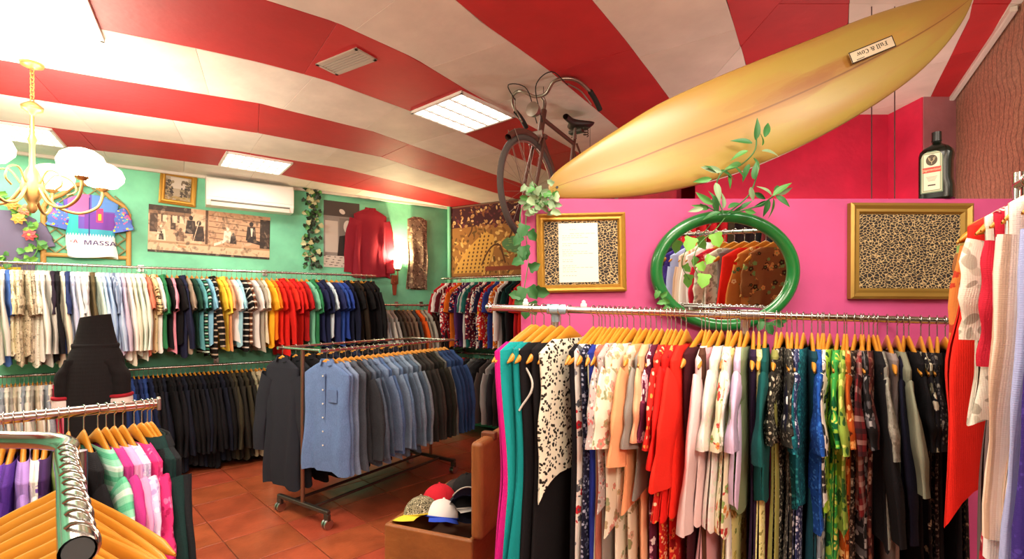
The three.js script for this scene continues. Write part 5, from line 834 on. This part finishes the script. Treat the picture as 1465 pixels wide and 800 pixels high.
{ // dark tee with yellow patch and flower garland at the frame's left
  const p = onWall(LW, 8, 286, .06), tx = ctex(256, 400, (c, W, H) => { c.fillStyle = '#6d6680'; c.fillRect(0, 0, W, H); c.fillStyle = '#a096c8'; c.fillRect(0, 60, 90, 110); c.fillStyle = '#e3c02c'; c.fillRect(40, 322, 150, 46); c.fillStyle = '#8b7a2a'; for (let i = 0; i < 5; i++) c.fillRect(54 + i * 27, 334, 16, 22); }, false);
  tx.repeat.set(1 / 1.45, 1 / 2.25); tx.offset.set(.36 / 1.45, 2.42 / 2.25);
  garment('tee', 1.7, { len: .72, w: .2, hem: .2, t: .03 }, new THREE.MeshPhysicalMaterial({ map: tx, roughness: .85, side: THREE.DoubleSide }), p, LW.ry, 'grey violet t-shirt with a yellow patch hung left of the rattan headboard', null, { name: 'hung_t_shirt', category: 't-shirt', sleeveMat: fabric('#6d6680') });
  const R = wallRect(LW, 14, 50, 290, 376, .12), t = onW(LW, R, 'flower_garland', 'garland of artificial red and orange flowers with bright leaves', 'garland'); let s = 5; const r = () => { s = (s * 1664525 + 1013904223) >>> 0; return s / 4294967296; };
  const path = [[-.12, .3], [-.02, .18], [.06, .02], [.1, -.1], [.06, -.22], [-.1, -.26]]; mesh('stem', tube(path.map(q => [q[0], q[1], 0]), .006, 24, 6), LM.mid, t);
  path.forEach((q, i) => { for (let k = 0; k < 6; k++) putLeaf(t, LG.ivy[k % 3], [LM.bright, LM.mid][k % 2], new THREE.Vector3(q[0] + (r() - .5) * .12, q[1] + (r() - .5) * .1, .01), r() * 6, (r() - .5), (r() - .5)); });
  for (const [x, y, c] of [[-.06, .24, '#f0a048'], [-.02, .12, '#f2b050'], [.05, -.02, '#e2585a'], [.02, .2, '#ef8a6a']]) { const m = std(c, { roughness: .7 }); const f = mesh('flower', merge(Array.from({ length: 7 }, (_, k) => leafGeo(.055, .02, 0, .3).rotateZ(k * .9).translate(x, y, .03 + .003 * k))), m, t); mesh('flower_centre', new THREE.SphereGeometry(.014, 10, 8).translate(x, y, .04), std(0xf0d060), f); }
}
{ // sconce with a glowing shade
  const p = onWall(LW, 564, 385, .0), t = thing('wall_sconce', 'lit wall sconce on a copper bracket beside the maroon jacket', 'wall lamp', p, LW.ry); const cop = std(0x9c5a40, { metalness: .6, roughness: .4 });
  mesh('back_plate', rbox(.1, .12, .02, .01, 0, -.14, .012), cop, t); mesh('tail', extrude([[-.03, -.2], [.03, -.2], [.018, -.34], [-.018, -.34]], .014, .003), cop, t);
  mesh('arm', tube([[0, -.16, .02], [0, -.18, .09], [0, -.1, .12], [0, -.03, .12]], .008, 20, 8), cop, t); mesh('cup', lathe([[0, 0], [.03, .005], [.034, .025]], 18).translate(0, -.035, .12), cop, t);
  mesh('shade', lathe([[.024, 0], [.045, .03], [.052, .07], [.045, .11], [.058, .14]], 22).translate(0, -.02, .12), new THREE.MeshStandardMaterial({ color: 0xfff3d8, emissive: 0xffe7b8, emissiveIntensity: 4, side: THREE.DoubleSide }), t);
  const L = new THREE.PointLight(0xffe2b0, SCONCE, 0, 2); L.position.set(0, .12, .13); L.castShadow = true; L.shadow.radius = 2; t.add(L);
}
{ // peacock tapestry
  const R = wallRect(BW, 642, 772, 291, 396, .012), t = onW(BW, R, 'tapestry', 'brown and gold woven tapestry of peacocks on the back wall', 'tapestry');
  const tx = ctex(768, 512, (c, W, H) => { let s = 4; const r = () => { s = (s * 1664525 + 1013904223) >>> 0; return s / 4294967296; };
    c.fillStyle = '#8a6130'; c.fillRect(0, 0, W, H); c.fillStyle = '#3a1420'; c.fillRect(0, 0, W, 150); for (let i = 0; i < 150; i++) { c.fillStyle = ['#a77f4e', '#caa873', '#7a4a2c', '#5b2430'][i % 4]; c.beginPath(); c.ellipse(r() * W, r() * 170, 6 + r() * 13, 4 + r() * 9, r() * 3, 0, 7); c.fill(); }
    for (let i = 0; i < 260; i++) { c.fillStyle = ['#b98f49', '#6d4a22', '#c9a562', '#57401d'][i % 4]; c.beginPath(); c.ellipse(r() * W, 160 + r() * 330, 8 + r() * 16, 4 + r() * 8, r() * 3, 0, 7); c.fill(); }
    c.fillStyle = '#4f7d54'; c.beginPath(); c.ellipse(620, 300, 150, 60, .1, 0, 7); c.fill(); c.fillStyle = '#7f9a5a'; for (let i = 0; i < 40; i++) c.fillRect(480 + r() * 280, 250 + r() * 110, 26, 5);
    c.fillStyle = '#bd9446'; c.beginPath(); c.moveTo(330, 200); c.quadraticCurveTo(140, 300, 50, 480); c.lineTo(330, 480); c.quadraticCurveTo(430, 330, 400, 220); c.fill(); c.fillStyle = '#5a3a1c'; for (let i = 0; i < 10; i++) for (let j = 0; j < 8; j++) { const x = 90 + j * 36 + i * 6, y = 470 - i * 27; if (x < 400 - i * 2 && x > 60 + i * 24) { c.beginPath(); c.ellipse(x, y, 7, 9, .5, 0, 7); c.fill(); } }
    c.strokeStyle = '#4a2c16'; c.lineWidth = 12; c.beginPath(); c.moveTo(180, 220); c.quadraticCurveTo(240, 160, 200, 120); c.quadraticCurveTo(180, 100, 160, 130); c.moveTo(530, 250); c.quadraticCurveTo(580, 190, 520, 150); c.moveTo(300, 430); c.quadraticCurveTo(380, 250, 460, 300); c.lineTo(500, 420); c.stroke(); c.fillStyle = '#7a3a26'; c.fillRect(330, 440, 420, 30); c.fillStyle = '#5d2a22'; c.fillRect(0, 0, W, 8); c.fillRect(0, H - 10, W, 10); }, false);
  mesh('cloth', box(R.w, R.h, .012), [0, 1, 2, 3, 4, 5].map(i => i === 4 ? std(0xffffff, { map: tx, roughness: .9, bumpMap: T.weave, bumpScale: .002 }) : std(0x5d3a24)), t);
  mesh('hanging_rod', bar([-R.w / 2 - .02, R.h / 2 + .006, .004], [R.w / 2 + .02, R.h / 2 + .006, .004], .01, 10), std(0x6b4a3a), t);
}
// ------------------------------------------------------------------ chandeliers
function chandelier(X, yc, d, label) {
  const t = thing('chandelier', label, 'chandelier', V(X, yc, d));
  const br = std(0xc6a365, { metalness: .75, roughness: .32 });
  mesh('ceiling_rose', lathe([[0, CH - yc], [.055, CH - yc], [.05, CH - yc - .02], [.015, CH - yc - .035], [0, CH - yc - .035]], 24), br, t);
  const top = CH - yc - .03, cup = .46; for (let k = 0; k < 9; k++) { const y = top - (k + .5) * (top - cup) / 9; mesh('chain_link', new THREE.TorusGeometry(.013, .0035, 6, 14).scale(.8, 1.35, 1).rotateY(k % 2 ? Math.PI / 2 : 0).translate(0, y, 0), br, t); }
  mesh('cup', lathe([[.008, cup + .03], [.02, cup + .025], [.05, cup], [.046, cup - .02], [.02, cup - .035], [.01, cup - .05]], 24), br, t);
  mesh('column', lathe([[.009, cup - .04], [.012, .3], [.022, .27], [.012, .24], [.014, .12], [.03, .09], [.042, .05], [.05, .0], [.044, -.05], [.028, -.08], [.018, -.1], [.026, -.12], [.012, -.145], [0, -.15]], 24), br, t);
  for (let k = 0; k < 5; k++) { const a = [78, 6, -52, -118, 152][k] * D2R, c = Math.cos(a), s = Math.sin(a), q = (r, y) => [c * r, y, s * r];
    const arm = mesh('arm', tube([q(.04, 0), q(.1, -.09), q(.2, -.12), q(.29, -.07), q(.315, .0), q(.315, .04)], .0085, 30, 8), br, t);
    mesh('scroll', tube([q(.05, .02), q(.1, .09), q(.17, .07), q(.19, .01), q(.15, -.02)], .005, 20, 6), br, arm);
    const cupG = []; for (let j = 0; j < 10; j++) { const b = j / 10 * Math.PI * 2; cupG.push(leafGeo(.055, .016, 0, -.2).rotateX(.9).rotateY(b).translate(c * .315, .035, s * .315)); } mesh('petal_cup', merge([...cupG, lathe([[0, 0], [.02, .004], [.03, .02]], 14).translate(c * .315, .03, s * .315)]), br, t);
    const gl = mesh('globe', lathe([[.03, 0], [.075, .015], [.108, .055], [.112, .085], [.095, .125], [.06, .15], [.035, .158], [.03, .16]], 28).translate(c * .315, .05, s * .315), M.bulb, t); gl.castShadow = false;
    const L = new THREE.PointLight(0xfff0d6, GLOBE, 0, 2); L.position.set(c * .315, .13, s * .315); L.castShadow = true; L.shadow.radius = 4; t.add(L); }
}
chandelier((46 - CX) / F * 2.8, EYE + (HY - 268) / F * 2.8, 2.8, 'brass chandelier with lit opal globes hanging by a chain');
chandelier(.7, 2.3, -.4, 'brass chandelier of opal globes over the front of the shop');
// ------------------------------------------------------------------ open trunk of caps
{
  const yaw = yawOf(.93, -.37), t = thing('trunk', 'open tan leather trunk full of caps beside the dress rail', 'trunk', V(-.29, 0, 2.72), yaw), w = .5, dp = .7, h = .5, th = .03;
  const tan = std(0xa2622f, { roughness: .5, bumpMap: T.fine, bumpScale: .0015, map: T.blotch }), inn = std(0x6f4a34, { roughness: .8 });
  mesh('front_panel', rbox(w, h, th, .012, 0, h / 2, dp / 2 - th / 2), tan, t); mesh('rear_panel', rbox(w, h, th, .012, 0, h / 2, -dp / 2 + th / 2), tan, t);
  mesh('side_panel', rbox(th, h, dp - .02, .012, -w / 2 + th / 2, h / 2, 0), tan, t); mesh('side_panel', rbox(th, h, dp - .02, .012, w / 2 - th / 2, h / 2, 0), tan, t);
  mesh('bottom', box(w - .04, .02, dp - .04, 0, .03, 0), inn, t); mesh('lining', box(w - 2 * th - .01, .01, dp - 2 * th - .01, 0, .3, 0), inn, t);
  mesh('lid', rbox(.065, .46, dp, .022, w / 2 + .02, h + .235, 0), tan, t); mesh('lid_lining', rbox(.008, .4, dp - .08, .004, w / 2 - .014, h + .235, 0), std(0x8a5230, { roughness: .7 }), t);
  for (const z of [-.2, .2]) mesh('strap', rbox(.075, .035, .04, .006, w / 2 + .02, h + .465, z), std(0x6b3a1c), t);
  for (const z of [-.22, .22]) mesh('hinge', rbox(.02, .05, .06, .004, w / 2, h, z), M.brass, t);
  const dome = (a, b, c) => { const rows = []; for (let j = 0; j <= 8; j++) { const v = j / 8 * Math.PI / 2, r = []; for (let i = 0; i <= 24; i++) { const u = i / 24 * Math.PI * 2; r.push([Math.cos(u) * Math.cos(v) * a, Math.sin(v) * b, Math.sin(u) * Math.cos(v) * c, u, v]); } rows.push(r); } return grid(rows, true); };
  const brimG = (() => { const rows = []; for (let j = 0; j <= 4; j++) { const k = j / 4, r = []; for (let i = 0; i <= 14; i++) { const a = (i / 14 - .5) * 2.2; r.push([Math.sin(a) * lerp(.082, .088, k), .004 - .018 * k * k - .012 * Math.abs(Math.sin(a)), Math.cos(a) * lerp(.09, .09, k) + k * .075 * Math.cos(a * .8)]); } rows.push(r); } return grid(rows); })();
  const cap = (x, y, z, rx, ry, rz, c, bc, label, extra) => { const p = new THREE.Vector3(x, y, z).applyAxisAngle(new THREE.Vector3(0, 1, 0), yaw).add(t.position), g = thing('cap', label, 'cap', p); g.rotation.set(rx, ry, rz); const m = typeof c === 'string' ? fabric(c) : c; const cr = mesh('crown', dome(.088, .088, .096), m, g); for (let q = 0; q < 3; q++) mesh('seam', new THREE.TorusGeometry(1, .014, 4, 20, Math.PI).scale(.0885, .0885, .1).rotateY(q * Math.PI / 3), m, cr); mesh('brim', brimG, typeof bc === 'string' ? fabric(bc) : bc, g); mesh('button', new THREE.SphereGeometry(.008, 8, 6).translate(0, .089, 0), m, g); mesh('sweatband', new THREE.TorusGeometry(1, .012, 6, 30).rotateX(Math.PI / 2).scale(.09, .35, .097), typeof bc === 'string' ? fabric(bc) : bc, g); if (extra) extra(g); };
  cap(-.02, 0.54, -.14, .05, -.6, .12, '#1d1b1c', '#191818', 'black cap on top of the caps in the trunk');
  cap(-.13, 0.51, .0, -.3, -1.0, .1, '#c22030', '#b01c2a', 'red cap below the black cap in the trunk');
  cap(.1, 0.54, .12, -1.15, .2, -.15, '#191b2b', '#20223a', 'navy cap with a pale-edged brim leaning in the trunk', g => mesh('brim_edge', tube(Array.from({ length: 13 }, (_, i) => { const a = (i / 12 - .5) * 2.2; return [Math.sin(a) * .089, -.013 - .012 * Math.abs(Math.sin(a)), Math.cos(a) * .09 + .076 * Math.cos(a * .8)]; }), .0035, 30, 5), fabric('#b9b4aa'), g));
  cap(-.14, 0.50, .17, -.2, -.9, .15, fabric('#8c8468', 'print', ['#4a4632', '#d8cfb0', '#2e2b20']), '#d9c23a', 'camouflage cap with yellow brim in the trunk');
  cap(-.03, 0.49, .15, -.35, .3, -.1, '#e9e6e0', '#2746b5', 'white cap with blue brim in the trunk');
  cap(.13, 0.54, -.12, -.6, -.5, -.1, fabric('#b9b6b0', 'speckle', ['#5c5a56', '#e8e4dc']), '#8d8a84', 'grey speckled cap beside the trunk lid');
  cap(.03, 0.49, .02, -.5, .7, .1, '#2a2a2c', '#e4e1da', 'charcoal cap with pale brim in the trunk');
  cap(.12, 0.54, -.26, .1, -.8, .1, '#d1302a', '#d1302a', 'scarlet cap at the far end of the trunk');
  cap(-.14, 0.46, -.24, 0, 1, 0, '#3a3230', '#2a2422', 'brown cap deep in the trunk corner');
}
// lamp standing behind the partition; its glow shows on the red wall
{
  const t = thing('fluorescent_batten', 'fluorescent batten behind the pink partition lighting the red wall', 'lamp', V(1.95, 1.62, 3.1));
  mesh('housing', rbox(1.2, .04, .07, .01, 0, -.03, 0), M.white, t); mesh('tube', bar([-.57, .012, 0], [.57, .012, 0], .013, 12), M.bulb, t); for (const x of [-.585, .585]) mesh('holder', rbox(.02, .05, .04, .004, x, .005, 0), M.white, t);
  for (const x of [-.5, .5]) mesh('leg', bar([x, -1.62, 0], [x, -.05, 0], .012, 8), M.steel, t);
  const L = new THREE.RectAreaLight(0xfff0de, UPLIGHT, 1.14, .05); L.position.y = .03; L.rotation.x = Math.PI / 2; t.add(L);
}
// ------------------------------------------------------------------ the shop behind the photographer, seen only in the mirror
{
  const y = 1.83, A = [1.75, -.55], B = [3.2, -.35];
  rail('clothes_rail', 'clothes rail behind the photographer seen in the oval mirror', A, B, y, .0135, (t, L) => { for (const x of [-L / 2 + .03, L / 2 - .03]) mesh('post', bar([x, -y, 0], [x, 0, 0], .013, 10), M.steel, t); });
  const cs = [['black', '#141316'], ['dark brown', '#3a2a22'], ['black', '#17161a'], ['dark red', '#7d1b22'], ['charcoal', '#2b2a2c'], ['cream', '#cfc4a8'], ['black', '#121114'], ['dark plum', '#2d1a2c'], ['brown', '#4a3428'], ['black', '#19181a'], ['red', '#b3262a'], ['black', '#151417']];
  for (let k = 0; k < 24; k++) { const s = (k + .5) / 24, p = V(lerp(A[0], B[0], s), y, lerp(A[1], B[1], s)), c = cs[k % cs.length], yaw = yawOf(-.35, .94) + rr(-.08, .08); hanger(p, yaw, 'wooden hanger on the mirrored rail behind the photographer', 'hangers on the rail behind the photographer'); garment('shirt', 1 + (k % 5) * .2, { neck: .11 }, fabric(c[1]), p, yaw, `${c[0]} long-sleeved shirt on the rail behind the photographer`, 'shirts behind the photographer'); }
  const cur = (x0, d0, x1, d1, col, label, n, amp) => { const L = Math.hypot(x1 - x0, d1 - d0), rows = []; for (const yy of [2.75, 2.0, 1.2, .05]) { const r = []; for (let i = 0; i <= n * 8; i++) { const s = i / (n * 8); r.push([s * L, yy, amp * (1 + (2.75 - yy) * .25) * Math.sin(s * n * Math.PI * 2 + .4 * Math.sin(yy * 2)), s * L * 2, yy]); } rows.push(r); } const g = thing('curtain', label, 'curtain', V(x0, 0, d0), Math.atan2(d1 - d0, x1 - x0)); mesh('drape', grid(rows), fabric(col), g); mesh('curtain_rod', bar([-.03, 2.77, 0], [L + .03, 2.77, 0], .012, 10), M.brass, g); };
  cur(1.3, -2.0, 2.75, -2.0, '#c8202c', 'red drape of the fitting room behind the photographer', 11, .04);
  cur(2.8, -1.9, 3.25, -1.3, '#2a1a1e', 'dark drape beside the red fitting room drape', 5, .04);
  const hi = [['black', '#141215'], ['dark red', '#5d1a1e'], ['black', '#161318'], ['brown', '#4d2f22'], ['black', '#121013'], ['tan', '#8d7348'], ['dark plum', '#3a1c2a']];
  rail('clothes_rail', 'high clothes rail of long coats behind the photographer', [3.0, -1.25], [3.0, .7], 2.5, .0135, (t, L) => { for (const x of [-L / 2 + .05, L / 2 - .05]) mesh('bracket', bar([x, 0, 0], [x, .02, .34], .009, 8), M.steel, t); });
  for (let k = 0; k < 14; k++) { const p = V(3.0, 2.5, lerp(-1.15, .6, k / 13)), c = hi[k % 7], yaw = yawOf(-1, .1); hanger(p, yaw, 'wooden hanger on the high rail behind the photographer', 'hangers on the high rail behind the photographer'); garment('coat', 1 + (k % 5) * .2, { len: 1.15 }, fabric(c[1]), p, yaw, `${c[0]} long jacket on the high rail behind the photographer`, 'coats behind the photographer'); }
}
renderer.render(scene, camera);
